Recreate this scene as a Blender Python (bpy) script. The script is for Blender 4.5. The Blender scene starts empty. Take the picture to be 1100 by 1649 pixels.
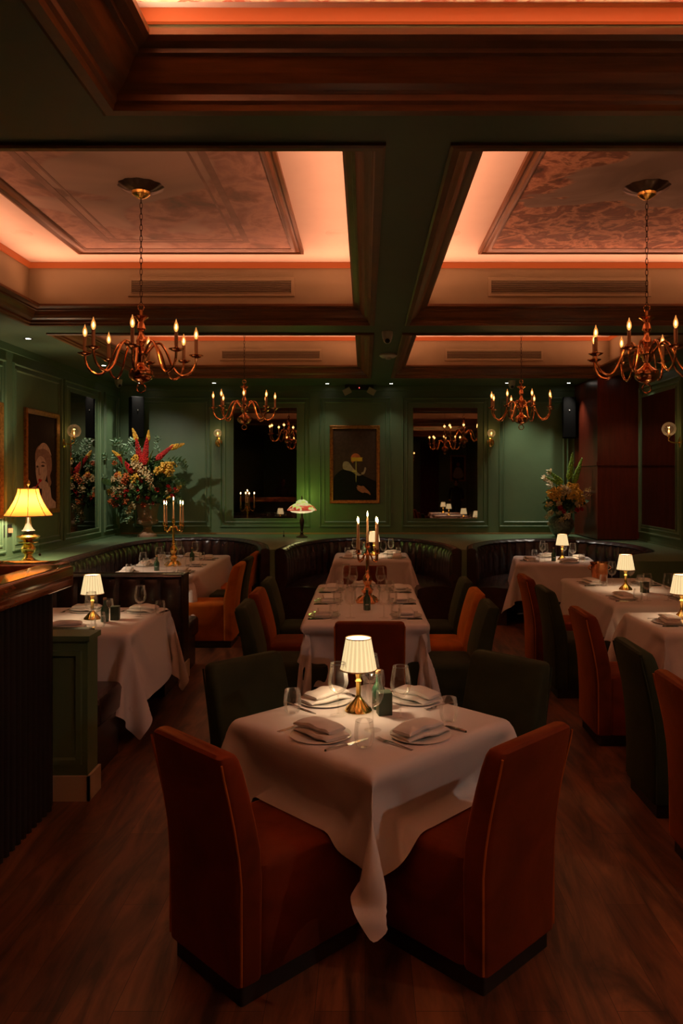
import bpy, bmesh, math, random
from mathutils import Vector, Matrix
from mathutils.geometry import tessellate_polygon
PI = math.pi
random.seed(7)
SC = bpy.context.scene
COL = SC.collection

# ------------------------------------------------------------------ camera, world, exposure
cam_d = bpy.data.cameras.new('camera')
cam = bpy.data.objects.new('camera', cam_d); COL.objects.link(cam)
cam.location = (0, 0, 1.8); cam.rotation_euler = (PI/2, 0, 0)
cam_d.sensor_fit = 'VERTICAL'; cam_d.sensor_height = 36; cam_d.lens = 27.07
cam_d.shift_x = -38/1649; cam_d.shift_y = -54.5/1649
cam_d.clip_start = .05; cam_d.clip_end = 60
SC.camera = cam
SC.view_settings.view_transform = 'Standard'; SC.view_settings.look = 'None'
SC.view_settings.gamma = 1; SC.view_settings.use_curve_mapping = False
SC.view_settings.exposure = 0.0
w = bpy.data.worlds.new('world'); SC.world = w; w.use_nodes = True
w.node_tree.nodes['Background'].inputs[0].default_value = (.9, .35, .18, 1)
w.node_tree.nodes['Background'].inputs[1].default_value = 0.003
SC.cycles.max_bounces = 8; SC.cycles.diffuse_bounces = 3; SC.cycles.glossy_bounces = 4
SC.cycles.transparent_max_bounces = 24; SC.cycles.transmission_bounces = 4
SC.cycles.caustics_reflective = False; SC.cycles.caustics_refractive = False
SC.cycles.sample_clamp_indirect = 4; SC.cycles.blur_glossy = .5

def light(kind, loc, energy, color, name='lamp_light', size=.02, rot=None, sy=None, spot=None, blend=.5, parent=None):
    d = bpy.data.lights.new(name, kind); d.energy = energy; d.color = color
    if kind in ('POINT', 'SPOT'): d.shadow_soft_size = size
    if kind == 'SPOT': d.spot_size = spot; d.spot_blend = blend
    if kind == 'AREA':
        d.shape = 'RECTANGLE'; d.size = size; d.size_y = sy or size
    o = bpy.data.objects.new(name, d); COL.objects.link(o); o.location = loc
    if rot: o.rotation_euler = rot
    if parent: o.parent = parent
    return o

# coffers: x0, x1, y0, y1
SOFFIT = 3.25
COFFERS = {'A': (-3.15, .055, 3.36, 7.22), 'B': (.405, 3.5, 3.36, 7.22),
           'C': (-3.15, .055, 7.72, 11.03), 'D': (.405, 3.5, 7.72, 11.03), 'F': (-.99, 3.3, -2.2, 3.0)}
CZ = {'A': 3.82, 'B': 3.82, 'C': 3.82, 'D': 3.82, 'F': 3.62}
SALMON = (1, .35, .18)
LED = {'A': 8.2, 'B': 8.2, 'C': 8.2, 'D': 8.2, 'F': 23}
for k, (x0, x1, y0, y1) in COFFERS.items():
    # warm LED strips lie on the ledge of each coffer moulding and wash the tray ceiling
    z = SOFFIT+.165; e = LED[k]; g = .09; cx = (x0+x1)/2; cy = (y0+y1)/2
    if k == 'F': g = .14; z = SOFFIT+.205
    t = math.radians(33); W_ = x1-x0-.25; H_ = y1-y0-.25
    for loc, rot, sx, sy in (((cx, y1-g, z), (PI+t, 0, 0), W_, .02), ((cx, y0+g, z), (PI-t, 0, 0), W_, .02),
                             ((x0+g, cy, z), (0, PI+t, 0), .02, H_), ((x1-g, cy, z), (0, PI-t, 0), .02, H_)):
        o = light('AREA', loc, e*max(sx, sy)/3, SALMON if k != 'F' else (1, .52, .32), 'cove_led', sx, rot, sy)
        o.data.spread = math.radians(120)

# ------------------------------------------------------------------ materials
def newmat(name):
    m = bpy.data.materials.new(name); m.use_nodes = True
    nt = m.node_tree; b = nt.nodes['Principled BSDF']
    return m, nt, b
def N(nt, typ, **kw):
    n = nt.nodes.new(typ)
    for k, v in kw.items(): setattr(n, k, v)
    return n
def ramp(nt, fac, stops):
    r = N(nt, 'ShaderNodeValToRGB'); el = r.color_ramp.elements
    while len(el) < len(stops): el.new(.5)
    for e, (p, c) in zip(el, stops): e.position = p; e.color = (*c, 1)
    nt.links.new(fac, r.inputs[0]); return r.outputs[0]
def coords(nt, scale=(1, 1, 1), rot=(0, 0, 0), kind='Object'):
    t = N(nt, 'ShaderNodeTexCoord'); mp = N(nt, 'ShaderNodeMapping')
    mp.inputs['Scale'].default_value = scale; mp.inputs['Rotation'].default_value = rot
    nt.links.new(t.outputs[kind], mp.inputs[0]); return mp.outputs[0]
def noise(nt, vec, scale, detail=4, rough=.5, dist=0):
    n = N(nt, 'ShaderNodeTexNoise'); n.inputs['Scale'].default_value = scale
    n.inputs['Detail'].default_value = detail; n.inputs['Roughness'].default_value = rough
    n.inputs['Distortion'].default_value = dist
    if vec: nt.links.new(vec, n.inputs['Vector'])
    return n.outputs['Fac']
def mat(name, color, rough=.5, metal=0, var=0, vscale=6, bump=0, bscale=80, sheen=0, sheent=None, coat=0, vec_scale=(1, 1, 1), spec=.5):
    m, nt, b = newmat(name)
    b.inputs['Base Color'].default_value = (*color, 1); b.inputs['Roughness'].default_value = rough
    b.inputs['Metallic'].default_value = metal; b.inputs['Specular IOR Level'].default_value = spec
    v = coords(nt, vec_scale)
    if var:
        f = noise(nt, v, vscale, 5, .6)
        c = ramp(nt, f, [(.3, [x*(1-var) for x in color]), (.7, [min(1, x*(1+var)) for x in color])])
        nt.links.new(c, b.inputs['Base Color'])
    if bump:
        bp = N(nt, 'ShaderNodeBump'); bp.inputs['Strength'].default_value = bump; bp.inputs['Distance'].default_value = .01
        nt.links.new(noise(nt, v, bscale, 3), bp.inputs['Height']); nt.links.new(bp.outputs[0], b.inputs['Normal'])
    if sheen:
        b.inputs['Sheen Weight'].default_value = sheen; b.inputs['Sheen Roughness'].default_value = .35
        b.inputs['Sheen Tint'].default_value = (*(sheent or color), 1)
    if coat: b.inputs['Coat Weight'].default_value = coat; b.inputs['Coat Roughness'].default_value = .05
    return m
def emis(name, color, strength, base=(.02, .02, .02)):
    m, nt, b = newmat(name)
    b.inputs['Base Color'].default_value = (*base, 1); b.inputs['Emission Color'].default_value = (*color, 1)
    b.inputs['Emission Strength'].default_value = strength; return m

M = {}
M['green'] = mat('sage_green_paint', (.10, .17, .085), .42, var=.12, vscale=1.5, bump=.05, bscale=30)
M['soffit'] = mat('shaded_green_paint', (.080, .118, .062), .5, var=.1, vscale=2)  # same green as the walls, darkened to stand for shade on the beams
M['cream'] = mat('cream_paint', (.34, .30, .19), .6, var=.06, vscale=2)
M['ceil'] = mat('white_ceiling_paint', (.80, .74, .66), .7, var=.03, vscale=3)
M['trimred'] = mat('cove_trim_paint', (.55, .30, .18), .5)
M['wood'] = mat('brown_moulding_gloss', (.15, .058, .014), .40, var=.35, vscale=5, bump=.06, bscale=30, vec_scale=(.5, .5, 8))
M['mahog'] = mat('mahogany_veneer', (.10, .016, .007), .28, var=.3, vscale=4, vec_scale=(5, 5, .6))
M['leather'] = mat('dark_leather', (.030, .014, .012), .27, var=.3, vscale=9, bump=.08, bscale=160)
def velvet(name, c, t):
    m, nt, b = newmat(name)
    v = coords(nt)
    f = noise(nt, v, 3.2, 3, .5, .8)
    nt.links.new(ramp(nt, f, [(.35, [x*.72 for x in c]), (.68, [x*1.3 for x in c])]), b.inputs['Base Color'])
    b.inputs['Roughness'].default_value = .75; b.inputs['Specular IOR Level'].default_value = .15
    b.inputs['Sheen Weight'].default_value = .65; b.inputs['Sheen Roughness'].default_value = .3
    b.inputs['Sheen Tint'].default_value = (*t, 1)
    bp = N(nt, 'ShaderNodeBump'); bp.inputs['Strength'].default_value = .25; bp.inputs['Distance'].default_value = .01
    nt.links.new(noise(nt, v, 9, 3), bp.inputs['Height']); nt.links.new(bp.outputs[0], b.inputs['Normal'])
    return m
M['rust'] = velvet('rust_velvet', (.115, .020, .004), (.9, .30, .07))
M['amber'] = velvet('lit_rust_velvet', (.40, .115, .014), (.9, .38, .08))  # rust velvet again, with brighter light put into the colour
M['vgreen'] = velvet('forest_green_velvet', (.020, .027, .012), (.12, .14, .06))
M['plinth'] = mat('black_plinth', (.008, .007, .006), .5)
M['brass'] = mat('polished_brass', (.86, .56, .15), .22, 1, var=.12, vscale=30)
M['copper'] = mat('copper_brass', (.82, .38, .16), .18, 1, var=.12, vscale=40)
M['gilt'] = mat('gilt_frame', (.36, .16, .04), .35, .75, var=.45, vscale=30, bump=.3, bscale=120)
M['steel'] = mat('cutlery_steel', (.62, .60, .57), .16, 1)
M['china'] = mat('white_china', (.74, .72, .68), .12, coat=.3)
M['black'] = mat('black_plastic', (.012, .012, .012), .4)
M['matteblack'] = mat('matte_black_cabinet', (.003, .003, .003), .9, spec=.1)
M['white'] = mat('white_plastic', (.62, .58, .52), .4)
M['chalk'] = mat('pale_skirting_paint', (.55, .47, .36), .5)
M['stone'] = mat('sandstone_urn', (.34, .20, .12), .7, var=.15, vscale=20, bump=.1, bscale=90)
M['pot'] = mat('patterned_glazed_vase', (.12, .15, .11), .3, var=.9, vscale=26, bump=.1)
M['bottle'] = mat('green_bottle_glass', (.03, .085, .05), .08, coat=.6)
M['box'] = mat('dark_green_card', (.022, .045, .026), .45)
M['cork'] = mat('cork', (.42, .24, .11), .8, var=.2, vscale=60)
M['barwood'] = mat('bar_lacquered_wood', (.26, .075, .018), .10, var=.6, vscale=2.2, vec_scale=(4, 1, 4), coat=.8)
M['bardark'] = mat('bar_black_slats', (.010, .007, .006), .5)
M['glassrim'] = mat('dull_black', (.01, .01, .01), .7)
M['label'] = mat('bottle_label_print', (.35, .42, .34), .6)
M['bronze'] = mat('dark_bronze', (.05, .03, .018), .35, .6, var=.3, vscale=20)
def cloth_mat(name, c):
    m, nt, b = newmat(name)
    b.inputs['Base Color'].default_value = (*c, 1); b.inputs['Roughness'].default_value = .85
    b.inputs['Specular IOR Level'].default_value = .2
    b.inputs['Sheen Weight'].default_value = .15
    v = coords(nt)
    wv = N(nt, 'ShaderNodeTexWave'); wv.inputs['Scale'].default_value = 260; nt.links.new(v, wv.inputs[0])
    f2 = noise(nt, v, 7, 3, .5)
    ad = N(nt, 'ShaderNodeMath', operation='MULTIPLY_ADD'); ad.inputs[1].default_value = .04
    nt.links.new(wv.outputs['Fac'], ad.inputs[0]); nt.links.new(f2, ad.inputs[2])
    bp = N(nt, 'ShaderNodeBump'); bp.inputs['Strength'].default_value = .3; bp.inputs['Distance'].default_value = .02
    nt.links.new(ad.outputs[0], bp.inputs['Height']); nt.links.new(bp.outputs[0], b.inputs['Normal'])
    return m
M['cloth'] = cloth_mat('white_linen', (.76, .70, .68))
M['napkin'] = cloth_mat('napkin_linen', (.80, .75, .71))
# thin clear glass: transparent with a fresnel sheen; pale haze mimics refracted light
def glass_mat(name='clear_glass', edge=.42, base=.045, haze=.16):
    m, nt, b = newmat(name); nt.nodes.remove(b)
    out = nt.nodes['Material Output']
    tr = N(nt, 'ShaderNodeBsdfTransparent'); tr.inputs[0].default_value = (.985, .98, .97, 1)
    gl = N(nt, 'ShaderNodeBsdfGlossy'); gl.inputs['Roughness'].default_value = .06; gl.inputs[0].default_value = (1, 1, 1, 1)
    df = N(nt, 'ShaderNodeBsdfTranslucent'); df.inputs[0].default_value = (.9, .88, .85, 1)
    lw = N(nt, 'ShaderNodeLayerWeight'); lw.inputs[0].default_value = .35
    pw = N(nt, 'ShaderNodeMath', operation='MULTIPLY_ADD'); pw.inputs[1].default_value = edge; pw.inputs[2].default_value = base
    nt.links.new(lw.outputs['Fresnel'], pw.inputs[0])
    g2 = N(nt, 'ShaderNodeMixShader'); g2.inputs[0].default_value = haze*2
    nt.links.new(gl.outputs[0], g2.inputs[1]); nt.links.new(df.outputs[0], g2.inputs[2])
    mx = N(nt, 'ShaderNodeMixShader'); nt.links.new(pw.outputs[0], mx.inputs[0])
    nt.links.new(tr.outputs[0], mx.inputs[1]); nt.links.new(g2.outputs[0], mx.inputs[2])
    nt.links.new(mx.outputs[0], out.inputs[0]); return m
M['globe'] = glass_mat('seeded_globe_glass', .7, .07, .2)
M['glass'] = glass_mat()
M['glassrim_clear'] = mat('glass_rim_highlight', (.30, .28, .25), .15)
M['mirror'] = mat('dark_mirror_glass', (.40, .36, .33), .015, 1)
# lamp shades glow from the bulb inside: pleats modulate it
def shade_mat(name, c, s, pleats=22, warm=None):
    m, nt, b = newmat(name)
    b.inputs['Base Color'].default_value = (.6, .52, .38, 1); b.inputs['Roughness'].default_value = .8
    t = N(nt, 'ShaderNodeTexCoord'); sp = N(nt, 'ShaderNodeSeparateXYZ'); nt.links.new(t.outputs['Object'], sp.inputs[0])
    at = N(nt, 'ShaderNodeMath', operation='ARCTAN2'); nt.links.new(sp.outputs[1], at.inputs[0]); nt.links.new(sp.outputs[0], at.inputs[1])
    mu = N(nt, 'ShaderNodeMath', operation='MULTIPLY'); mu.inputs[1].default_value = pleats; nt.links.new(at.outputs[0], mu.inputs[0])
    sn = N(nt, 'ShaderNodeMath', operation='SINE'); nt.links.new(mu.outputs[0], sn.inputs[0])
    col = ramp(nt, sn.outputs[0], [(0, [x*.72 for x in c]), (.7, c)])
    nt.links.new(col, b.inputs['Emission Color'])
    b.inputs['Emission Strength'].default_value = s
    return m
M['shade'] = shade_mat('pleated_lampshade_fabric', (1, .74, .36), 1.05)
M['shadein'] = emis('lampshade_lining', (1, .80, .45), 2.2, (.6, .5, .35))
def silk():
    m, nt, b = newmat('amber_silk_lampshade'); out = nt.nodes['Material Output']; nt.nodes.remove(b)
    tr = N(nt, 'ShaderNodeBsdfTranslucent'); tr.inputs[0].default_value = (.34, .105, .016, 1)
    df = N(nt, 'ShaderNodeBsdfDiffuse'); df.inputs[0].default_value = (.22, .10, .03, 1)
    mx = N(nt, 'ShaderNodeMixShader'); mx.inputs[0].default_value = .6
    nt.links.new(df.outputs[0], mx.inputs[1]); nt.links.new(tr.outputs[0], mx.inputs[2]); nt.links.new(mx.outputs[0], out.inputs[0]); return m
M['bell'] = silk()
M['bulb'] = emis('glowing_candle_bulb', (1, .46, .12), 26)
M['bulbtip'] = emis('bulb_glass_tip', (1, .36, .08), 1.6)
M['flame'] = emis('candle_flame', (1, .62, .25), 40)
M['sleeve'] = mat('ivory_candle_sleeve', (.42, .22, .13), .5)
M['wax'] = mat('ivory_wax', (.70, .48, .28), .45)
M['wick'] = mat('burnt_wick', (.01, .01, .01), .9)
M['lens'] = emis('downlight_lens', (1, .9, .75), 14)
M['redled'] = emis('red_indicator', (1, .1, .08), 3)
M['ledstrip'] = emis('led_diffuser', (1, .13, .02), .24, (.22, .06, .015))
M['ledstripF'] = emis('led_diffuser_front', (1, .12, .02), .35, (.25, .07, .02))

def floor_mat():
    m, nt, b = newmat('walnut_plank_floor')
    v = coords(nt, (1, 1, 1), (0, 0, PI/2))
    br = N(nt, 'ShaderNodeTexBrick'); br.inputs['Scale'].default_value = 1
    br.inputs['Brick Width'].default_value = 1.3; br.inputs['Row Height'].default_value = .17
    br.inputs['Mortar Size'].default_value = .0012; br.inputs['Color1'].default_value = (.070, .028, .013, 1)
    br.inputs['Color2'].default_value = (.115, .050, .022, 1); br.inputs['Mortar'].default_value = (.02, .01, .006, 1)
    nt.links.new(v, br.inputs['Vector'])
    g = noise(nt, coords(nt, (5, .8, 1)), 1.5, 6, .62, 1.4)
    gc = ramp(nt, g, [(.36, (.28, .27, .27)), (.66, (1.9, 1.75, 1.6))])
    mx = N(nt, 'ShaderNodeMix', data_type='RGBA', blend_type='MULTIPLY'); mx.inputs[0].default_value = 1
    nt.links.new(br.outputs['Color'], mx.inputs[6]); nt.links.new(gc, mx.inputs[7])
    nt.links.new(mx.outputs[2], b.inputs['Base Color'])
    b.inputs['Roughness'].default_value = .42
    return m
M['floor'] = floor_mat()
def mural(name, sky, cloud, fig, seed, scale=1.0, edge=.5, lo=.42):
    m, nt, b = newmat(name)
    t = N(nt, 'ShaderNodeTexCoord'); mp = N(nt, 'ShaderNodeMapping'); mp.inputs['Location'].default_value = (seed, seed*.7, 0)
    nt.links.new(t.outputs['Object'], mp.inputs[0]); v = mp.outputs[0]
    n1 = noise(nt, v, 1.5*scale, 3, .55, .8)
    base = ramp(nt, n1, [(.38, cloud), (.62, sky)])
    n2 = noise(nt, v, 4.2*scale, 7, .6, .45)
    figs = ramp(nt, n2, [(.30, fig[0]), (.42, fig[1]), (.50, fig[2]), (.56, fig[3]), (.64, fig[1]), (.72, fig[4])])
    # figures gather in a band towards the border of the painting
    n3 = noise(nt, v, 1.5*scale, 3, .5, .5)
    sp = N(nt, 'ShaderNodeVectorMath', operation='LENGTH'); mp2 = N(nt, 'ShaderNodeMapping'); mp2.inputs['Scale'].default_value = (.55, .45, 0)
    nt.links.new(t.outputs['Object'], mp2.inputs[0]); nt.links.new(mp2.outputs[0], sp.inputs[0])
    a = N(nt, 'ShaderNodeMath', operation='MULTIPLY_ADD'); a.inputs[1].default_value = edge
    nt.links.new(sp.outputs['Value'], a.inputs[0]); nt.links.new(n3, a.inputs[2])
    msk = ramp(nt, a.outputs[0], [(lo+.28, (0, 0, 0)), (lo+.31, (1, 1, 1))])
    mx = N(nt, 'ShaderNodeMix', data_type='RGBA'); nt.links.new(msk, mx.inputs[0])
    nt.links.new(base, mx.inputs[6]); nt.links.new(figs, mx.inputs[7])
    nt.links.new(mx.outputs[2], b.inputs['Base Color']); b.inputs['Roughness'].default_value = .7
    return m
M['cornice'] = mat('painted_cornice_colour', (.30, .21, .175), .7, var=.25, vscale=4)
M['muralA'] = mural('pale_fresco_painting', (.34, .27, .23), (.52, .40, .34), [(.17, .15, .13), (.32, .20, .165), (.48, .32, .25), (.39, .26, .22), (.24, .19, .17)], 3.1, .62, .55, .40)
M['muralB'] = mural('stormy_fresco_painting', (.34, .26, .21), (.20, .15, .12), [(.05, .035, .025), (.24, .10, .06), (.56, .30, .18), (.17, .08, .05), (.38, .22, .15)], 8.3, 1.05, .6, .38)
M['muralF'] = mural('bright_fresco_painting', (.75, .55, .38), (.62, .36, .22), [(.40, .14, .07), (.8, .45, .3), (.9, .75, .5), (.6, .15, .08), (.55, .5, .3)], 5.7, 1.4)
def leafmat(name, c, v=.4): return mat(name, c, .55, var=v, vscale=25)
M['leaf'] = leafmat('deep_green_leaf', (.055, .12, .03)); M['leafp'] = leafmat('silver_green_leaf', (.20, .33, .19))
M['fred'] = leafmat('crimson_petal', (.45, .015, .012)); M['fora'] = leafmat('orange_petal', (.6, .14, .03))
M['fyel'] = leafmat('golden_petal', (.78, .42, .04)); M['fcre'] = leafmat('cream_petal', (.60, .45, .22))
M['lime'] = leafmat('lime_green_frond', (.22, .42, .04))
def stained():
    m, nt, b = newmat('stained_glass')
    v = coords(nt)
    vo = N(nt, 'ShaderNodeTexVoronoi'); vo.inputs['Scale'].default_value = 20; nt.links.new(v, vo.inputs['Vector'])
    sp = N(nt, 'ShaderNodeSeparateXYZ'); t = N(nt, 'ShaderNodeTexCoord'); nt.links.new(t.outputs['Object'], sp.inputs[0])
    sc = N(nt, 'ShaderNodeSeparateColor'); nt.links.new(vo.outputs['Color'], sc.inputs[0])
    ad = N(nt, 'ShaderNodeMath', operation='MULTIPLY_ADD'); ad.inputs[1].default_value = 4.6
    nt.links.new(sp.outputs[2], ad.inputs[0])
    m2 = N(nt, 'ShaderNodeMath', operation='MULTIPLY'); m2.inputs[1].default_value = .5; nt.links.new(sc.outputs[0], m2.inputs[0])
    ad2 = N(nt, 'ShaderNodeMath', operation='ADD'); nt.links.new(m2.outputs[0], ad2.inputs[0])
    ad.inputs[2].default_value = -1.98; nt.links.new(ad.outputs[0], ad2.inputs[1])
    c = ramp(nt, ad2.outputs[0], [(.12, (.5, .03, .02)), (.3, (.9, .10, .03)), (.38, (1, .8, .4)), (.6, (.75, .9, .15)), (.8, (1, .9, .6))])
    nt.links.new(c, b.inputs['Emission Color']); b.inputs['Emission Strength'].default_value = .62
    b.inputs['Base Color'].default_value = (.1, .1, .05, 1); return m
M['stained'] = stained()

# ------------------------------------------------------------------ mesh helpers
class G:
    def __init__(s): s.v = []; s.f = []
    def add(s, vs, fs):
        o = len(s.v); s.v += [tuple(p) for p in vs]; s.f += [tuple(i+o for i in f) for f in fs]; return s
    def box(s, x0, x1, y0, y1, z0, z1):
        vs = [(x, y, z) for z in (z0, z1) for y in (y0, y1) for x in (x0, x1)]
        return s.add(vs, [(0, 2, 3, 1), (4, 5, 7, 6), (0, 1, 5, 4), (2, 6, 7, 3), (0, 4, 6, 2), (1, 3, 7, 5)])
    def lathe(s, prof, n=24, c=(0, 0, 0), wob=None, close=False):
        vs = []
        for (r, z) in prof:
            for i in range(n):
                a = 2*PI*i/n; rr = r*(1+(wob(a, z) if wob else 0))
                vs.append((c[0]+rr*math.cos(a), c[1]+rr*math.sin(a), c[2]+z))
        fs = []
        for j in range(len(prof)-1):
            for i in range(n):
                k = (i+1) % n; fs.append((j*n+i, j*n+k, (j+1)*n+k, (j+1)*n+i))
        if close: fs.append(tuple(range(n-1, -1, -1))); fs.append(tuple((len(prof)-1)*n+i for i in range(n)))
        return s.add(vs, fs)
    def loft(s, rings, cap=True):
        n = len(rings[0]); vs = [p for r in rings for p in r]; fs = []
        for j in range(len(rings)-1):
            for i in range(n):
                k = (i+1) % n; fs.append((j*n+i, j*n+k, (j+1)*n+k, (j+1)*n+i))
        if cap: fs.append(tuple(range(n-1, -1, -1))); fs.append(tuple((len(rings)-1)*n+i for i in range(n)))
        return s.add(vs, fs)
    def tube(s, pts, r, n=8, cap=True):
        pts = [Vector(p) for p in pts]; rings = []; up = None
        for i, p in enumerate(pts):
            d = (pts[min(i+1, len(pts)-1)]-pts[max(i-1, 0)]).normalized()
            if up is None:
                up = Vector((0, 0, 1)) if abs(d.z) < .9 else Vector((1, 0, 0))
            a = d.cross(up)
            if a.length < 1e-5: a = d.cross(Vector((.3, 1, .1)))
            a.normalize(); b = a.cross(d).normalized(); up = b
            rr = r[i] if isinstance(r, (list, tuple)) else r
            rings.append([p+a*rr*math.cos(2*PI*k/n)+b*rr*math.sin(2*PI*k/n) for k in range(n)])
        return s.loft(rings, cap)
    def sphere(s, c, r, nu=10, nv=6, sz=1):
        return s.lathe([(max(1e-4, r*math.sin(PI*j/nv)), -r*sz*math.cos(PI*j/nv)) for j in range(nv+1)], nu, c)
    def xf(s, m):
        s.v = [tuple(m @ Vector(p)) for p in s.v]; return s

def mk(name, g, m, parent=None, smooth=True, loc=None):
    me = bpy.data.meshes.new(name); me.from_pydata(g.v, [], g.f); me.materials.append(M[m] if isinstance(m, str) else m)
    bm = bmesh.new(); bm.from_mesh(me); bmesh.ops.recalc_face_normals(bm, faces=bm.faces); bm.to_mesh(me); bm.free()
    if smooth:
        me.polygons.foreach_set('use_smooth', [True]*len(me.polygons))
        try: me.set_sharp_from_angle(angle=math.radians(38))
        except Exception: pass
    o = bpy.data.objects.new(name, me); COL.objects.link(o)
    if parent: o.parent = parent
    if loc: o.location = loc
    return o
def tag(o, label, cat, group=None, kind=None):
    o['label'] = label; o['category'] = cat
    if group: o['group'] = group
    if kind: o['kind'] = kind
    return o
def thing(name, label, cat, loc=(0, 0, 0), rz=0, group=None):
    o = bpy.data.objects.new(name, None); COL.objects.link(o); o.location = loc; o.rotation_euler.z = rz
    o.empty_display_size = .05
    return tag(o, label, cat, group)
def struct(name, g, m, label=None, smooth=False):
    o = mk(name, g, m, None, smooth); o['kind'] = 'structure'
    return o
def copy_tree(o, parent=None):
    c = o.copy(); COL.objects.link(c)
    if parent: c.parent = parent
    for ch in o.children: copy_tree(ch, c)
    return c
def clone(o, loc, rz=0, label=None, group=None, sc=None):
    c = copy_tree(o); c.location = loc; c.rotation_euler.z = rz
    if sc: c.scale = sc
    if label: c['label'] = label
    if group: c['group'] = group
    return c
PROTO = {}
def place(key, maker, loc, rz, label, group=None):
    if key not in PROTO:
        o = maker(label); PROTO[key] = o; o.location = loc; o.rotation_euler.z = rz
        if group: o['group'] = group
        return o
    return clone(PROTO[key], loc, rz, label, group)
def rrect(cx, cy, w, d, r, z=0, n=4):
    r = min(r, w/2-.001, d/2-.001); out = []
    for (sx, sy, a0) in ((1, 1, 0), (-1, 1, PI/2), (-1, -1, PI), (1, -1, 1.5*PI)):
        for i in range(n+1):
            a = a0+PI/2*i/n
            out.append((cx+sx*(w/2-r)+r*math.cos(a), cy+sy*(d/2-r)+r*math.sin(a), z))
    return out
def spline(pts, n=8):
    out = []; P = [Vector(p) for p in pts]; P = [P[0]*2-P[1]]+P+[P[-1]*2-P[-2]]
    for i in range(1, len(P)-2):
        for k in range(n):
            t = k/n; a, b, c, d = P[i-1:i+3]
            out.append(.5*((2*b)+(-a+c)*t+(2*a-5*b+4*c-d)*t*t+(-a+3*b-3*c+d)*t**3))
    out.append(P[-2]); return out
def frame_loop(rect, prof, plane='xy'):
    """mitred moulding: prof is a list of (inset, height) pairs around a rectangle"""
    x0, x1, y0, y1 = rect; g = G(); n = len(prof); vs = []
    for (sx, sy) in ((0, 0), (1, 0), (1, 1), (0, 1)):
        for (o, h) in prof:
            x = x0+o if sx == 0 else x1-o; y = y0+o if sy == 0 else y1-o
            vs.append((x, y, h))
    fs = []
    for c in range(4):
        d = (c+1) % 4
        for i in range(n):
            j = (i+1) % n; fs.append((c*n+i, c*n+j, d*n+j, d*n+i))
    return g.add(vs, fs)
def to_back(g, Y):   # local x,y,h -> wall facing -Y
    g.v = [(x, Y-h, y) for (x, y, h) in g.v]; return g
def to_left(g, X):   # wall facing +X ; local x -> world Y
    g.v = [(X+h, x, y) for (x, y, h) in g.v]; return g
def to_right(g, X):
    g.v = [(X-h, x, y) for (x, y, h) in g.v]; return g

# ------------------------------------------------------------------ room shell
XL, XR, YB, YF = -3.85, 3.88, 12.1, -5.2
g = G().box(XL-.1, XR+.1, YF-.1, YB+.1, -.06, 0); struct('floor', g, 'floor')
struct('wall_back', G().box(XL-.15, XR+.15, YB, YB+.1, 0, 4), 'green')
struct('wall_left', G().box(XL-.1, XL, YF, YB, 0, 4), 'green')
struct('wall_right', G().box(XR, XR+.1, YF, YB, 0, 4), 'green')
struct('wall_front', G().box(XL-.15, XR+.15, YF-.1, YF, 0, 4), 'green')
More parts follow.
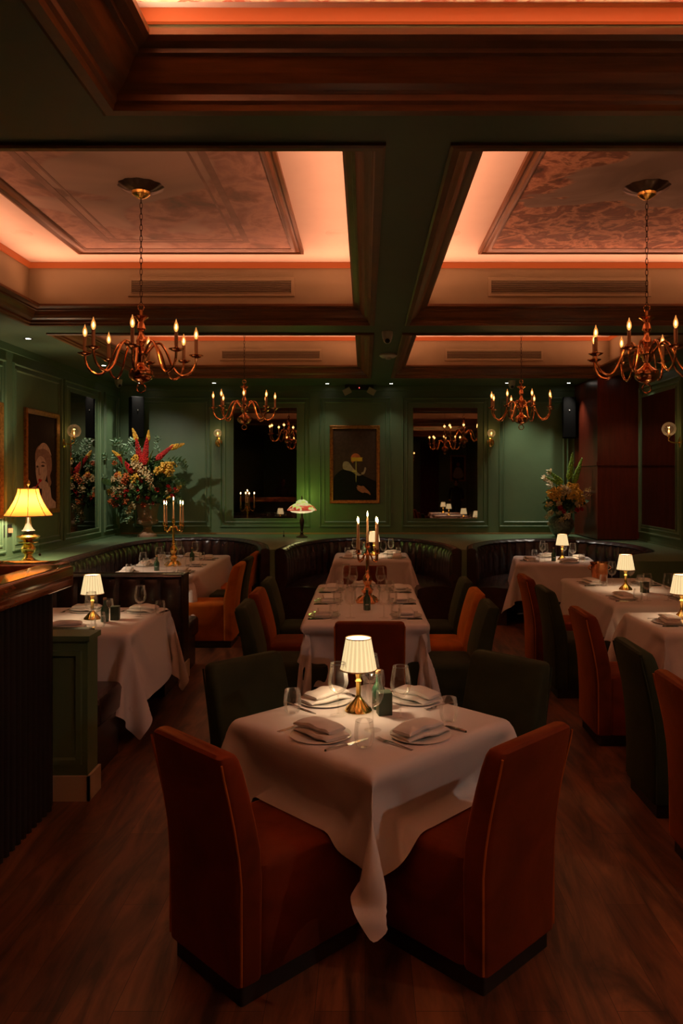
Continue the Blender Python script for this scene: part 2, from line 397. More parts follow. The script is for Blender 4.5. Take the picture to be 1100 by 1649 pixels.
# ceiling with coffer holes
xs = sorted({XL, XR} | {c[i] for c in COFFERS.values() for i in (0, 1)})
ys = sorted({YF, YB} | {c[i] for c in COFFERS.values() for i in (2, 3)})
g = G()
for i in range(len(xs)-1):
    for j in range(len(ys)-1):
        cx = (xs[i]+xs[i+1])/2; cy = (ys[j]+ys[j+1])/2
        if any(c[0] < cx < c[1] and c[2] < cy < c[3] for c in COFFERS.values()): continue
        g.box(xs[i], xs[i+1], ys[j], ys[j+1], SOFFIT, SOFFIT+.02)
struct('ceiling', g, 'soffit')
nt_ = [0]
def trim(g, m='green', smooth=False):
    nt_[0] += 1; return struct('trim_%d' % nt_[0], g, m, smooth=smooth)
for k, (x0, x1, y0, y1) in COFFERS.items():
    zc = CZ[k]; b = .02
    g = G()
    g.box(x0-b, x0, y0-b, y1+b, SOFFIT+.02, zc+.02).box(x1, x1+b, y0-b, y1+b, SOFFIT+.02, zc+.02)
    g.box(x0, x1, y0-b, y0, SOFFIT+.02, zc+.02).box(x0, x1, y1, y1+b, SOFFIT+.02, zc+.02)
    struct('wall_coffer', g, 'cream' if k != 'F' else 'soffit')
    struct('ceiling_coffer', G().box(x0-b, x1+b, y0-b, y1+b, zc, zc+.02), 'ceil')
    s = 1.0 if k != 'F' else 1.25
    prof = [(-.035, 0), (-.035, -.014), (-.022, -.02), (.010, -.02), (.016, -.004), (.026, .004), (.028, .022), (.040, .030), (.060, .040), (.080, .062), (.098, .090), (.104, .098), (.120, .100), (.122, .112), (.150, .118), (.165, .128), (.165, .148), (0, .148)]
    g = frame_loop((x0, x1, y0, y1), [(o*s, SOFFIT+h*s) for o, h in prof])
    trim(g, 'wood')
    # LED profile: bright diffuser strip just below the coffer ceiling
    g = frame_loop((x0, x1, y0, y1), [(0, zc-.052), (.020, zc-.052), (.026, zc-.003), (0, zc-.003)])
    trim(g, 'ledstrip' if k != 'F' else 'ledstripF')
    # framed ceiling painting
    mg = .6; my = .37
    if k == 'F': mg = .02; my = .02
    r = (x0+mg, x1-mg, y0+my, y1-my)
    t = thing('ceiling_mural', {'A': 'pale fresco in a carved frame on the ceiling above the left foreground coffer',
        'B': 'stormy clouded fresco in a carved frame on the ceiling of the right front coffer',
        'C': 'fresco panel on the ceiling of the far left coffer, edge just visible',
        'D': 'fresco panel on the ceiling of the far right coffer, edge just visible',
        'F': 'brightly lit fresco filling the nearest coffer at the very top'}[k], 'ceiling painting', ((r[0]+r[1])/2, (r[2]+r[3])/2, zc))
    hx = (r[1]-r[0])/2; hy = (r[3]-r[2])/2
    mk('painted_panel', G().box(-hx+.05, hx-.05, -hy+.05, hy-.05, -.008, -.001), 'muralA' if k in 'AC' else ('muralF' if k == 'F' else 'muralB'), t, False)
    if k in 'AC':
        for off, wd in ((.34, .05), (.44, .018)):
            mk('painted_cornice', frame_loop((-hx+off, hx-off-.1, -hy+off*.8, hy-off*.8), [(0, -.0085), (0, -.0095), (wd, -.0095), (wd, -.0085)]), 'cornice', t, False)
    if k != 'F':
        fp = [(0, 0), (0, -.03), (.02, -.035), (.035, -.02), (.05, -.02), (.065, -.032), (.08, -.03), (.095, -.015), (.105, -.012), (.105, 0)]
        mk('panel_frame', frame_loop((-hx, hx, -hy, hy), fp), 'wood', t)

# wall panel mouldings: two stepped rectangles each
def panel(rect, conv, X, w=.028, steps=2):
    g = G()
    for k in range(steps):
        o = k*.065; r = (rect[0]+o, rect[1]-o, rect[2]+o, rect[3]-o); h = .022-.008*k
        q = frame_loop(r, [(0, 0), (.004, h), (w*.6, h*1.1), (w, h*.35), (w, 0)])
        g.add(q.v, q.f)
    conv(g, X); return trim(g, 'green')
ledge_z = .92
for (a, b) in ((-3.62, -2.42), (-2.28, -.86), (-.72, .41), (.58, 1.95), (2.1, 3.2)):
    panel((a, b, 1.03, 3.07), to_back, YB)
for (a, b) in ((9.82, 11.18), (8.4, 9.74), (7.0, 8.24), (5.2, 6.85), (11.35, 12.0)):
    panel((a, b, 1.0, 3.07), to_left, XL)
for (a, b) in ((9.4, 10.88), (7.9, 9.25), (6, 7.7)):
    panel((a, b, 1.03, 3.07), to_right, XR)
# cornice under the ceiling and ledge nosing
trim(G().box(XL, XR, YB-.02, YB, 3.17, 3.25), 'green'); trim(G().box(XL, XL+.02, 3, YB, 3.17, 3.25), 'green'); trim(G().box(XR-.02, XR, 3, YB, 3.17, 3.25), 'green')
g = G().box(XL, XR, YB-.025, YB, .921, .945); trim(g, mat('ochre_ledge_trim', (.30, .20, .08), .4))
g = G().box(XL, XL+.025, 7.1, YB-.03, .921, .945).box(XR-.025, XR, 8.2, YB-.03, .921, .945); trim(g, 'green')
# mahogany pier in the far right corner
g = G().box(3.29, XR-.001, 10.9, YB-.001, .93, SOFFIT-.001); struct('column', g, 'mahog')
trim(G().box(3.275, XR-.001, 10.885, YB-.001, 1.98, 2.03), 'mahog')

# ------------------------------------------------------------------ curved banquettes and the green ledge behind them
def resample(pts, step):
    pts = [Vector((*p, 0)) for p in pts]; sp = spline(pts, 24); out = [sp[0]]; acc = 0
    L = [0]
    for a, b in zip(sp, sp[1:]): L.append(L[-1]+(b-a).length)
    n = max(2, int(L[-1]/step)); res = []; j = 0
    for i in range(n+1):
        s = L[-1]*i/n
        while j < len(L)-2 and L[j+1] < s: j += 1
        t = (s-L[j])/max(1e-9, L[j+1]-L[j]); res.append(sp[j].lerp(sp[j+1], t))
    return res, L[-1]
def sweep(path, prof_fn, side, L):
    g = G(); n = len(path); rings = []
    for i, p in enumerate(path):
        d = (path[min(i+1, n-1)]-path[max(i-1, 0)]).normalized(); nrm = Vector((-d.y, d.x, 0))*side
        s = L*i/(n-1)
        rings.append([(p.x+nrm.x*o, p.y+nrm.y*o, z) for (o, z) in prof_fn(s)])
    return g.loft(rings)
def banquette(name, label, pts, side, ch=.165, seat_d=.52, back_d=.13):
    path, L = resample(pts, ch/7)
    o0 = path[len(path)//2]
    t = thing(name, label, 'banquette', (o0.x, o0.y, 0))
    off = [Vector((p.x-o0.x, p.y-o0.y, 0)) for p in path]
    nch = max(1, round(L/ch))
    def bk(s):
        u = abs(math.sin(PI*s/L*nch)); b = .040*(u**.5)
        return [(.0, .02), (.0, .90), (.02, .925), (.06, .935), (.105, .925), (.12+b*.4, .90), (.118, .885), (.112+b, .84), (.115+b, .7), (.12+b, .5), (.12, .38), (.1, .02)]
    mk('backrest', sweep(off, bk, side, L), 'leather', t)
    def st(s):
        u = abs(math.sin(PI*s/L*nch*.5))**.4*.012
        return [(.10, .30), (.10, .44), (.18, .455+u), (seat_d*.7, .46+u), (seat_d, .445), (seat_d+.03, .42), (seat_d+.03, .33), (seat_d, .30)]
    mk('seat_cushion', sweep(off, st, side, L), 'leather', t)
    mk('base', sweep(off, lambda s: [(.09, .0), (.09, .30), (seat_d-.03, .30), (seat_d-.03, .0)], side, L), 'leather', t, False)
    return path
P1 = [(-3.3, 7.62), (-3.3, 9), (-3.27, 10.3), (-3.0, 11.1), (-2.4, 11.42), (-1.8, 11.15), (-1.36, 10.4), (-1.17, 9.5)]
P2 = [(-1.11, 9.5), (-1.02, 10.2), (-.72, 10.9), (-.3, 11.3), (.06, 11.38), (.42, 11.3), (.84, 10.9), (1.12, 10.2), (1.19, 9.5)]
P3 = [(1.25, 9.5), (1.38, 10.2), (1.75, 10.8), (2.3, 11.1), (2.9, 11.05), (3.35, 10.6), (3.56, 9.9), (3.48, 9.25), (3.15, 8.9)]
q1 = banquette('curved_banquette', 'long dark leather channel-tufted banquette curving round the candelabra table in the left corner', P1, -1)
q2 = banquette('curved_banquette', 'half-round dark leather booth seat behind the centre back table', P2, -1)
q3 = banquette('curved_banquette', 'half-round dark leather booth seat beside the mahogany pier', P3, -1)
poly = [(XL, 7.1), (-3.32, 7.1), (-3.32, 7.62)] + [(p.x, p.y) for p in q1] + [(-1.17, 9.46), (-1.11, 9.46)] + [(p.x, p.y) for p in q2] + [(1.19, 9.46), (1.25, 9.46)] + [(p.x, p.y) for p in q3] + [(2.85, 8.62), (2.78, 8.15), (XR, 8.15), (XR, 10.89), (3.28, 10.89), (3.28, YB), (XL, YB)]
n = len(poly); tri = tessellate_polygon([[Vector((x, y, 0)) for x, y in poly]])
g = G(); g.add([(x, y, .0) for x, y in poly]+[(x, y, ledge_z) for x, y in poly],
  [tuple(t) for t in tri]+[tuple(i+n for i in t) for t in tri]+[(i, (i+1) % n, (i+1) % n+n, i+n) for i in range(n)])
trim(g, 'green')

# straight booth with two seats back to back, and the panelled half wall in front of it
t = thing('double_banquette', 'straight dark leather double banquette with metal end trim between the two left tables', 'banquette', (-2.45, 6.92, 0))
x0, x1 = -.84, .82
g = G(); nch = 9
for sd in (-1, 1):
    rings = []
    for i in range(nch*8+1):
        x = x0+(x1-x0)*i/(nch*8); u = .03*abs(math.sin(PI*i/8))**.5
        rings.append([(x, sd*.0, .02), (x, sd*.0, .93), (x, sd*.05, .94), (x, sd*(.085+u*.4), .925), (x, sd*(.08), .90), (x, sd*(.085+u), .84), (x, sd*(.085+u), .5), (x, sd*.09, .3), (x, sd*.09, .02)])
    g.loft(rings)
mk('backrest', g, 'leather', t)
for sd in (-1, 1):
    a, b = sorted((sd*.10, sd*.60))
    g = G().loft([[(p[0], p[1], z) for p in rrect(0, (a+b)/2, x1-x0-ins, b-a-ins, .04)] for z, ins in ((.29, .03), (.31, 0), (.43, 0), (.455, .02), (.465, .08))])
    mk('seat_cushion', g, 'leather', t)
    mk('seat_base', G().box(x0+.02, x1-.02, a+.02, b-.04, 0, .29), 'leather', t, False)
mk('end_trim', G().box(x1+.002, x1+.022, -.10, .10, .16, .945).box(x0, x1, -.012, .012, .945, .953), 'bronze', t, False)
mk('end_foot', G().box(x1-.005, x1+.03, -.105, .105, 0, .155), 'chalk', t, False)['label'] = 'pale foot block at the aisle end'
g = G().box(XL, -1.55, 4.30, 4.46, 0, .89).box(XL, -1.535, 4.285, 4.475, .89, .92)
struct('wall_partition', g, 'green')
q = frame_loop((-3.4, -1.58, .2, .84), [(0, 0), (.004, .016), (.03, .016), (.04, 0)]); to_back(q, 4.30); trim(q, 'green')
struct('baseboard_partition', G().box(XL, -1.535, 4.285, 4.30, 0, .14).box(-1.55, -1.535, 4.285, 4.475, 0, .14), 'chalk')
t = thing('straight_banquette', 'dark leather bench against the panelled half wall behind the bar', 'banquette', (-2.7, 4.75, 0))
mk('backrest', G().loft([[(p[0], p[1], z) for p in rrect(0, -.20, 2.2-i, .14-i*.5, .03)] for z, i in ((.02, 0), (.88, 0), (.905, .03), (.91, .06))]), 'leather', t)
mk('seat_cushion', G().loft([[(p[0], p[1], z) for p in rrect(0, .12, 2.2-i, .48-i, .04)] for z, i in ((.29, .03), (.31, 0), (.43, 0), (.455, .03), (.465, .1))]), 'leather', t)
mk('base', G().box(-1.08, 1.08, -.1, .3, 0, .29), 'leather', t, False)

# ------------------------------------------------------------------ bar counter at the left edge
t = thing('bar_counter', 'dark slatted bar counter with a glossy lacquered wood top', 'bar counter', (-1.9, 1.5, 0))
X, Y = 1.9, -1.5
g = G().box(-3.2+X, -1.72+X, -1.5+Y, 4.24+Y, 0, 1.195)
mk('body', g, 'bardark', t, False)
g = G(); y = -1.48
while y < 4.22:
    g.lathe([(.02, 0), (.02, 1.195)], 8, (-1.715+X, y+Y, .0)); y += .062
mk('slat_cladding', g, 'bardark', t)
g = G()
prof = [(0, 1.20), (.012, 1.195), (.02, 1.205), (.0, 1.225), (-.012, 1.26), (-.004, 1.295), (-.016, 1.31), (.0, 1.314)]
def strip_bar(x0, x1, y0, y1):
    return G().loft([[(p[0], p[1], z) for p in rrect((x0+x1)/2, (y0+y1)/2, x1-x0+i, y1-y0+i, .012)] for z, i in ((1.195, -.012), (1.20, 0), (1.296, 0), (1.305, -.008), (1.312, -.022), (1.314, -.05))])
gg = strip_bar(-1.84+X, -1.64+X, -1.5+Y, 4.335+Y); 
mk('counter_top', gg, 'barwood', t)
mk('counter_return', strip_bar(-3.2+X, -1.742+X, 4.338+Y, 4.56+Y), 'barwood', t)
mk('work_surface', G().box(-3.2+X, -1.85+X, -1.5+Y, 4.24+Y, 1.2, 1.215), 'plinth', t, False)

# ------------------------------------------------------------------ chairs
def make_chair(vel):
    def f(label):
        t = thing('dining_chair', label, 'chair')
        w = .46; rings = []
        # local frame: chair faces +Y, back plane at y=0
        for z, dy, tk, i in ((.075, .0, .10, .01), (.085, .0, .10, 0), (.25, 0, .105, 0), (.42, -.002, .115, 0), (.52, -.010, .115, 0), (.62, -.028, .108, 0), (.72, -.050, .10, 0), (.80, -.070, .092, 0), (.845, -.083, .085, .004), (.865, -.089, .075, .016), (.875, -.092, .05, .04)):
            rings.append([(p[0], p[1]+dy+.055, z) for p in rrect(0, 0, w-i, tk, .028, 0, 4)])
        mk('backrest', G().loft(rings), vel, t)
        rings = []
        for z, i in ((.075, .01), (.085, 0), (.30, 0), (.43, -.004), (.455, .004), (.468, .03), (.474, .08), (.476, .18)):
            rings.append([(p[0], p[1]+.345, z) for p in rrect(0, 0, w-.008-i, .50-i, .035, 0, 4)])
        mk('seat', G().loft(rings), vel, t)
        for sx in (-1, 1):
            g = G().tube([(sx*(w/2-.004), .012+dy*1.0, z) for z, dy in ((.085, 0), (.42, 0), (.52, -.01), (.62, -.028), (.72, -.05), (.80, -.07), (.85, -.08))], .0045, 6)
            mk('sheen_piping', g, 'amber' if vel == 'rust' else vel, t)  # amber tube paints the velvet's bright edge sheen on rust chairs
        mk('plinth', G().loft([[(p[0], p[1]+.30, z) for p in rrect(0, 0, w-.045, .55, .01)] for z in (0, .074)]), 'plinth', t, False)
        return t
    return f
def chair(vel, x, y, ang, label, group=None):
    # x,y is the floor point at the middle of the outer back; ang = facing direction
    return place('chair_'+vel, make_chair(vel), (x, y, 0), math.radians(ang)-PI/2, label, group)
TC = (.025, 3.34)
chair('rust', -.585, 2.745, 45, 'rust velvet chair nearest the camera, left of the hanging cloth corner')
chair('rust', .575, 2.80, 135, 'rust-orange velvet chair with its lit back facing us, right of the hanging cloth corner')
chair('vgreen', -.60, 3.95, -45, 'dark green velvet chair behind the left corner of the nearest square table')
chair('vgreen', .73, 3.98, -135, 'dark green velvet chair behind the right corner of the nearest square table')
chair('rust', .03, 5.0, 90, 'deep red velvet chair directly behind the nearest table lamp, back towards us')
chair('rust', .0, 8.1, -90, 'deep red velvet chair between the long centre table and the back booth table')
GM = 'chairs along the long centre table'
chair('vgreen', -.86, 5.72, 0, 'dark green velvet chair at the near left side of the long centre table', GM)
chair('rust', -.86, 6.36, 0, 'rust velvet chair in the middle of the left side of the long centre table', GM)
chair('vgreen', -.86, 7.06, 0, 'dark green velvet chair at the far left side of the long centre table', GM)
chair('vgreen', .89, 5.72, 180, 'dark green velvet chair at the near right side of the long centre table', GM)
chair('amber', .89, 6.36, 180, 'amber-lit rust velvet chair in the middle of the right side of the long centre table', GM)
chair('vgreen', .89, 7.06, 180, 'dark green velvet chair at the far right side of the long centre table', GM)
GL = 'chairs beside the left candelabra table'
chair('amber', -1.40, 8.38, 180, 'amber-lit rust velvet chair nearest us beside the left candelabra table, beyond the double banquette', GL)
chair('vgreen', -1.40, 8.98, 180, 'dark green velvet chair between two amber-lit rust ones at the left candelabra table', GL)
chair('amber', -1.40, 9.6, 180, 'amber-lit rust velvet chair farthest back at the left candelabra table', GL)
GR = 'chairs along the aisle side of the right tables'
chair('rust', 1.55, 7.28, 0, 'rust velvet chair farthest back in the row beside the right tables', GR)
chair('vgreen', 1.55, 6.5, 0, 'dark green velvet chair, second from the back in the row by the right tables', GR)
chair('rust', 1.55, 5.38, 0, 'rust velvet chair in the middle of the right row, its seat showing beside the cloth', GR)
chair('vgreen', 1.52, 4.28, 0, 'dark green velvet chair, second nearest in the row by the right tables', GR)
chair('rust', 1.47, 3.52, 0, 'rust velvet chair nearest us at the right edge, cut off by the frame', GR)

# ------------------------------------------------------------------ tables with draped cloths (cloth is simulated over the table top)
def drape(a, b, drop, frames=55, step=.036, colliders=(), seed=0):
    W = a+2*drop; L = b+2*drop; nx = int(W/step); ny = int(L/step)
    r = random.Random(seed)
    vs = [(-W/2+W*i/nx, -L/2+L*j/ny, .772+.003*math.sin(i*.7+seed)*math.sin(j*.5+seed*2)) for j in range(ny+1) for i in range(nx+1)]
    fs = [(j*(nx+1)+i, j*(nx+1)+i+1, (j+1)*(nx+1)+i+1, (j+1)*(nx+1)+i) for j in range(ny) for i in range(nx)]
    me = bpy.data.meshes.new('cloth_start'); me.from_pydata(vs, [], fs)
    o = bpy.data.objects.new('cloth_start', me); COL.objects.link(o)
    m = o.modifiers.new('Cloth', 'CLOTH'); s = m.settings
    s.quality = 6; s.mass = .25; s.tension_stiffness = 20; s.compression_stiffness = 20; s.shear_stiffness = 8
    s.bending_stiffness = .12; s.air_damping = 3; s.tension_damping = 5; s.compression_damping = 5; s.shear_damping = 5
    m.collision_settings.use_collision = True; m.collision_settings.distance_min = .004; m.collision_settings.use_self_collision = False
    m.point_cache.frame_end = frames+5
    cols = []
    for (x, y, z, sx, sy, sz, rz) in [(0, 0, .721, a-.012, b-.012, .05, 0)]+list(colliders):
        bm = bmesh.new(); bmesh.ops.create_cube(bm, size=1)
        for v in bm.verts: v.co = Vector((v.co.x*sx, v.co.y*sy, v.co.z*sz))
        bmesh.ops.bevel(bm, geom=bm.edges[:], offset=.013, segments=2, affect='EDGES')
        me = bpy.data.meshes.new('cloth_block'); bm.to_mesh(me); bm.free()
        k = bpy.data.objects.new('cloth_block', me); COL.objects.link(k); k.location = (x, y, z); k.rotation_euler.z = rz
        k.modifiers.new('Collision', 'COLLISION'); k.collision.thickness_outer = .004; k.collision.cloth_friction = 40; cols.append(k)
    for f in range(1, frames+1): SC.frame_set(f)
    ev = o.evaluated_get(bpy.context.evaluated_depsgraph_get())
    me2 = bpy.data.meshes.new_from_object(ev)
    for k in cols+[o]: bpy.data.objects.remove(k)
    SC.frame_set(1)
    me2.name = 'tablecloth'; me2.materials.clear(); me2.materials.append(M['cloth'])
    me2.polygons.foreach_set('use_smooth', [True]*len(me2.polygons))
    return me2
def table(x, y, a, b, rz, drop, where, seed, colliders=(), cloth=None):
    t = thing('dining_table', 'dining table hidden under the white cloth, %s' % where, 'table', (x, y, 0), rz)
    g = G().loft([[(p[0], p[1], z) for p in rrect(0, 0, a-i-.05, b-i-.05, .04)] for z, i in ((.698, .01), (.702, 0), (.738, 0), (.742, .01))])
    mk('tabletop', g, 'mahog', t)
    n = 1 if b < 1.6 else 2
    for k in range(n):
        yy = 0 if n == 1 else (-.6+1.2*k)
        mk('leg', G().lathe([(.22, 0), (.22, .02), (.05, .035), (.035, .06), (.035, .66), (.12, .70)], 20, (0, yy, 0), close=True), 'black', t)
    me = cloth or drape(a, b, drop, seed=seed, colliders=colliders)
    c = bpy.data.objects.new('tablecloth', me); COL.objects.link(c); c.location = (x, y, 0); c.rotation_euler.z = rz
    sd = c.modifiers.new('smooth', 'SUBSURF'); sd.levels = 1; sd.render_levels = 1
    tag(c, 'white tablecloth draped in folds over %s' % where, 'tablecloth')
    return me
# front table: seat fronts of the two near chairs push against the cloth
A0 = math.radians(45)-.0
def seat_block(cx, cy, ang):
    """a chair seat in the front table's own frame"""
    dx, dy = cx-TC[0], cy-TC[1]; r = -A0
    lx = dx*math.cos(r)-dy*math.sin(r); ly = dx*math.sin(r)+dy*math.cos(r); fa = math.radians(ang)+r
    mx = lx+math.cos(fa)*.345; my = ly+math.sin(fa)*.345
    return (mx, my, .27, .46, .50, .41, fa-PI/2)
blocks = [seat_block(-.585, 2.745, 45), seat_block(.575, 2.80, 135)]
table(TC[0], TC[1], .877, .877, A0, .37, 'the nearest square table', 1, blocks)
table(0, 6.55, .93, 2.12, 0, .46, 'the long centre table with the candelabra', 2)
m1 = table(.09, 10.32, 1.0, 1.0, 0, .45, 'the square table in the centre back booth', 3)
table(-2.32, 9.38, .96, 2.25, 0, .45, 'the long left table with the candelabra', 4)
table(-2.1, 5.70, 1.04, 1.08, 0, .48, 'the table beyond the bar counter', 5)
table(2.42, 9.85, 1.0, 1.0, math.radians(-9), .45, 'the table in the right rear booth', 6, cloth=m1)
table(2.50, 7.2, .92, 1.75, 0, .45, 'the right table with the copper bucket', 7)
m2 = table(2.47, 5.6, .92, .84, 0, .45, 'the right table beyond the nearest one', 8)
table(2.42, 4.15, .92, .84, 0, .45, 'the nearest right table at the frame edge', 9, cloth=m2)

# ------------------------------------------------------------------ table ware
TZ = .7515
def mk_plate(label):
    t = mk('dinner_plate', G().lathe([(.001, .004), (.055, .004), (.062, .0), (.066, .002), (.085, .004), (.122, .008), (.125, .0105), (.121, .0115), (.084, .008), (.07, .006), (.001, .006)], 36), 'china')
    return tag(t, label, 'plate')
def mk_napkin(label):
    g = G(); r = random.Random(3)
    for k, (w, d, z0, h, ox, tw) in enumerate(((.22, .13, .0, .025, 0, 0), (.205, .105, .021, .030, .012, .12))):
        rings = []
        for i in range(15):
            u = i/14*2-1; x = u*w/2; hh = h*(1-.55*abs(u)**6); sag = -.008*(u*u) if False else .003*math.sin(u*5+k)
            ring = []
            for q in range(12):
                a = 2*PI*q/12; yy = math.copysign(abs(math.cos(a))**.6, math.cos(a))*(d/2)*(1-.06*u*u)
                zz = z0+hh/2+math.copysign(abs(math.sin(a))**.7, math.sin(a))*hh/2*(1+.15*math.sin(u*7+q))+sag
                ring.append((x*math.cos(tw)-yy*math.sin(tw)+ox, x*math.sin(tw)+yy*math.cos(tw), max(zz, .0)))
            rings.append(ring)
        g.loft(rings)
    return tag(mk('folded_napkin', g, 'napkin'), label, 'napkin')
def mk_wine(label):
    t = thing('wine_glass', label, 'wine glass')
    mk('foot', G().lathe([(.038, 0), (.038, .0015), (.03, .003), (.008, .006), (.004, .012)], 24), 'glass', t)
    mk('stem', G().lathe([(.004, .012), (.0032, .04), (.0032, .085), (.006, .098)], 10), 'glass', t)
    mk('bowl', G().lathe([(.004, .098), (.018, .102), (.034, .116), (.044, .140), (.0455, .158), (.041, .190), (.034, .232)], 26), 'glass', t)
    mk('rim', G().lathe([(.034, .231), (.0346, .232), (.034, .2333), (.0334, .232), (.034, .231)], 26), 'glassrim_clear', t)
    return t
def mk_tumbler(label):
    t = mk('water_tumbler', G().lathe([(.001, .004), (.024, .0), (.034, .015), (.0395, .04), (.039, .07), (.034, .106), (.0332, .107), (.0335, .104)], 26), 'glass')
    return tag(t, label, 'tumbler')
def mk_knife(label):
    rings = []
    for x, w, h in ((-.115, .004, .002), (-.11, .008, .005), (-.08, .009, .006), (-.02, .006, .005), (-.005, .007, .004), (.0, .010, .0015), (.05, .0105, .0014), (.09, .009, .0012), (.112, .004, .001), (.116, .001, .001)):
        rings.append([(x, -w, 0), (x, w, 0), (x, w*.8, h*2), (x, -w*.8, h*2)])
    return tag(mk('table_knife', G().loft(rings), 'steel'), label, 'knife')
def mk_fork(label):
    g = G(); rings = []
    for x, w, h, z in ((-.105, .004, .002, 0), (-.1, .009, .004, 0), (-.05, .007, .004, .001), (.0, .003, .003, .006), (.03, .004, .003, .006), (.042, .012, .002, .003), (.055, .012, .002, .002)):
        rings.append([(x, -w, z), (x, w, z), (x, w, z+h), (x, -w, z+h)])
    g.loft(rings)
    for k in range(4):
        y = -.0095+k*.0063; g.loft([[(x, y-w, z), (x, y+w, z), (x, y+w, z+.002), (x, y-w, z+.002)] for x, w, z in ((.054, .0018, .002), (.08, .0016, .003), (.1, .0006, .008))])
    return tag(mk('dinner_fork', g, 'steel'), label, 'fork')
def mk_bottle(label):
    t = thing('oil_bottle', label, 'bottle')
    mk('bottle_body', G().lathe([(.001, 0), (.027, 0), (.03, .004), (.03, .085), (.026, .10), (.013, .118), (.011, .13), (.011, .152), (.013, .155), (.013, .160), (.001, .160)], 20), 'bottle', t)
    mk('cork_stopper', G().lathe([(.011, .160), (.0125, .162), (.0125, .176), (.001, .177)], 14), 'cork', t)
    mk('label', G().box(-.014, .014, -.0315, -.030, .045, .052), 'label', t, False)
    return t
def mk_box(label):
    t = mk('card_box', G().loft([[(p[0], p[1], z) for p in rrect(0, 0, .062-i, .062-i, .006)] for z, i in ((0, 0), (.10, 0), (.102, .004))]), 'box')
    return tag(t, label, 'box')
# pleated cordless table lamp
def mk_lamp(label):
    t = thing('table_lamp', label, 'table lamp')
    fl = lambda a, z: .11*abs(math.sin(6*a)) if .010 < z < .055 else 0
    mk('lamp_base', G().lathe([(.001, 0), (.060, 0), (.062, .004), (.060, .008), (.052, .014), (.038, .03), (.020, .05), (.014, .062), (.012, .07)], 48, wob=fl), 'brass', t)
    mk('lamp_stem', G().lathe([(.012, .068), (.0105, .075), (.011, .128), (.014, .133), (.018, .137), (.014, .142), (.011, .147), (.015, .17), (.024, .180), (.024, .184), (.004, .186), (.004, .30)], 20), 'brass', t)
    pl = lambda a, z: .012*math.sin(a*22)
    sh = mk('lamp_shade', G().lathe([(.083, .188), (.080, .196), (.0575, .322), (.0585, .328)], 132, wob=pl), 'shade', t)
    mk('shade_lining', G().lathe([(.079, .190), (.0555, .326)], 40), 'shadein', t)
    mk('shade_rim', G().lathe([(.083, .186), (.085, .188), (.083, .192), (.081, .189), (.083, .186)], 48), 'cork', t)
    mk('shade_rim', G().lathe([(.058, .326), (.060, .328), (.058, .331), (.056, .328), (.058, .326)], 48), 'cork', t)
    return t
LAMP_E = 2.6
def lamp(x, y, label, e=LAMP_E, z=TZ):
    o = place('lamp', mk_lamp, (x, y, z), 0, label, 'pleated brass table lamps')
    light('POINT', (x, y, z+.235), e, (1, .70, .42), 'bulb_light', .02)
    return o
def items(where, cx, cy, x, y, ang, mirror=1, wine=(.20, .10), tum=(.06, .20), cut=True, knife_off=.155):
    """one place setting at plate centre (x,y), diner facing ang (degrees)"""
    a = math.radians(ang); f = Vector((math.cos(a), math.sin(a))); r = Vector((f.y, -f.x))*mirror
    P = Vector((x, y)); rz = a+PI/2
    j = random.uniform(-.15, .15)
    place('plate', mk_plate, (x, y, TZ), 0, 'white round dinner plate %s' % where)
    place('napkin', mk_napkin, (x, y, TZ+.010), rz+j, 'folded white napkin %s' % where)
    if cut:
        q = P+r*knife_off; place('knife', mk_knife, (q.x, q.y, TZ+.001), a+random.uniform(-.05, .05), 'steel table knife %s' % where)
        q = P-r*knife_off; place('fork', mk_fork, (q.x, q.y, TZ+.001), a+random.uniform(-.05, .05), 'steel fork %s' % where)
    q = P+f*wine[0]+r*wine[1]; place('wine', mk_wine, (q.x, q.y, TZ), 0, 'empty stemmed wine glass %s' % where)
    if tum:
        q = P+f*tum[0]+r*tum[1]; place('tumbler', mk_tumbler, (q.x, q.y, TZ), 0, 'stemless clear water glass %s' % where)
D = .30
T1 = 'of the nearest square table'
items('at the front left side '+T1, 0, 0, TC[0]-.205, TC[1]-.21, 45, tum=(.03, .22))
items('at the front right side '+T1, 0, 0, TC[0]+.20, TC[1]-.21, 135, tum=(.03, .22))
items('at the back left side '+T1, 0, 0, TC[0]-.215, TC[1]+.27, -45, tum=(.03, .22))
items('at the back right side '+T1, 0, 0, TC[0]+.21, TC[1]+.30, -135, tum=(.03, .22))
lamp(-.03, 3.47, 'lit pleated table lamp on the nearest square table', 3.4)
place('bottle', mk_bottle, (.06, 3.50, TZ), 0, 'green corked bottle beside the lamp on the nearest square table')
place('box', mk_box, (.085, 3.42, TZ), .2, 'small dark green box beside the lamp on the nearest square table')
T2 = 'on the long centre table'
for yy, nm in ((5.86, 'nearest'), (6.53, 'middle'), (7.18, 'farthest')):
    items('at the %s left place %s' % (nm, T2), 0, 0, -.31, yy, 0, 1, (.20, .09), (.08, .13))
    items('at the %s right place %s' % (nm, T2), 0, 0, .31, yy, 180, -1, (.17, .09), (.08, .13))
items('at the far end '+T2, 0, 0, -.02, 7.42, -90, 1, (.14, .16), None)
place('bottle', mk_bottle, (.015, 6.12, TZ), 0, 'dark green bottle before the candelabra on the long centre table')
place('bottle', mk_bottle, (.03, 6.86, TZ), 0, 'green corked bottle behind the candelabra on the long centre table')
T3 = 'on the centre back booth table'
for dx, dy, an, nm in ((-.31, -.2, 0, 'near left'), (.33, -.2, 180, 'near right'), (-.25, .28, -60, 'far left'), (.28, .28, -120, 'far right')):
    items('at the %s place %s' % (nm, T3), 0, 0, .09+dx, 10.32+dy, an, 1 if dx < 0 else -1, (.18, .08), (.1, .15), cut=False)
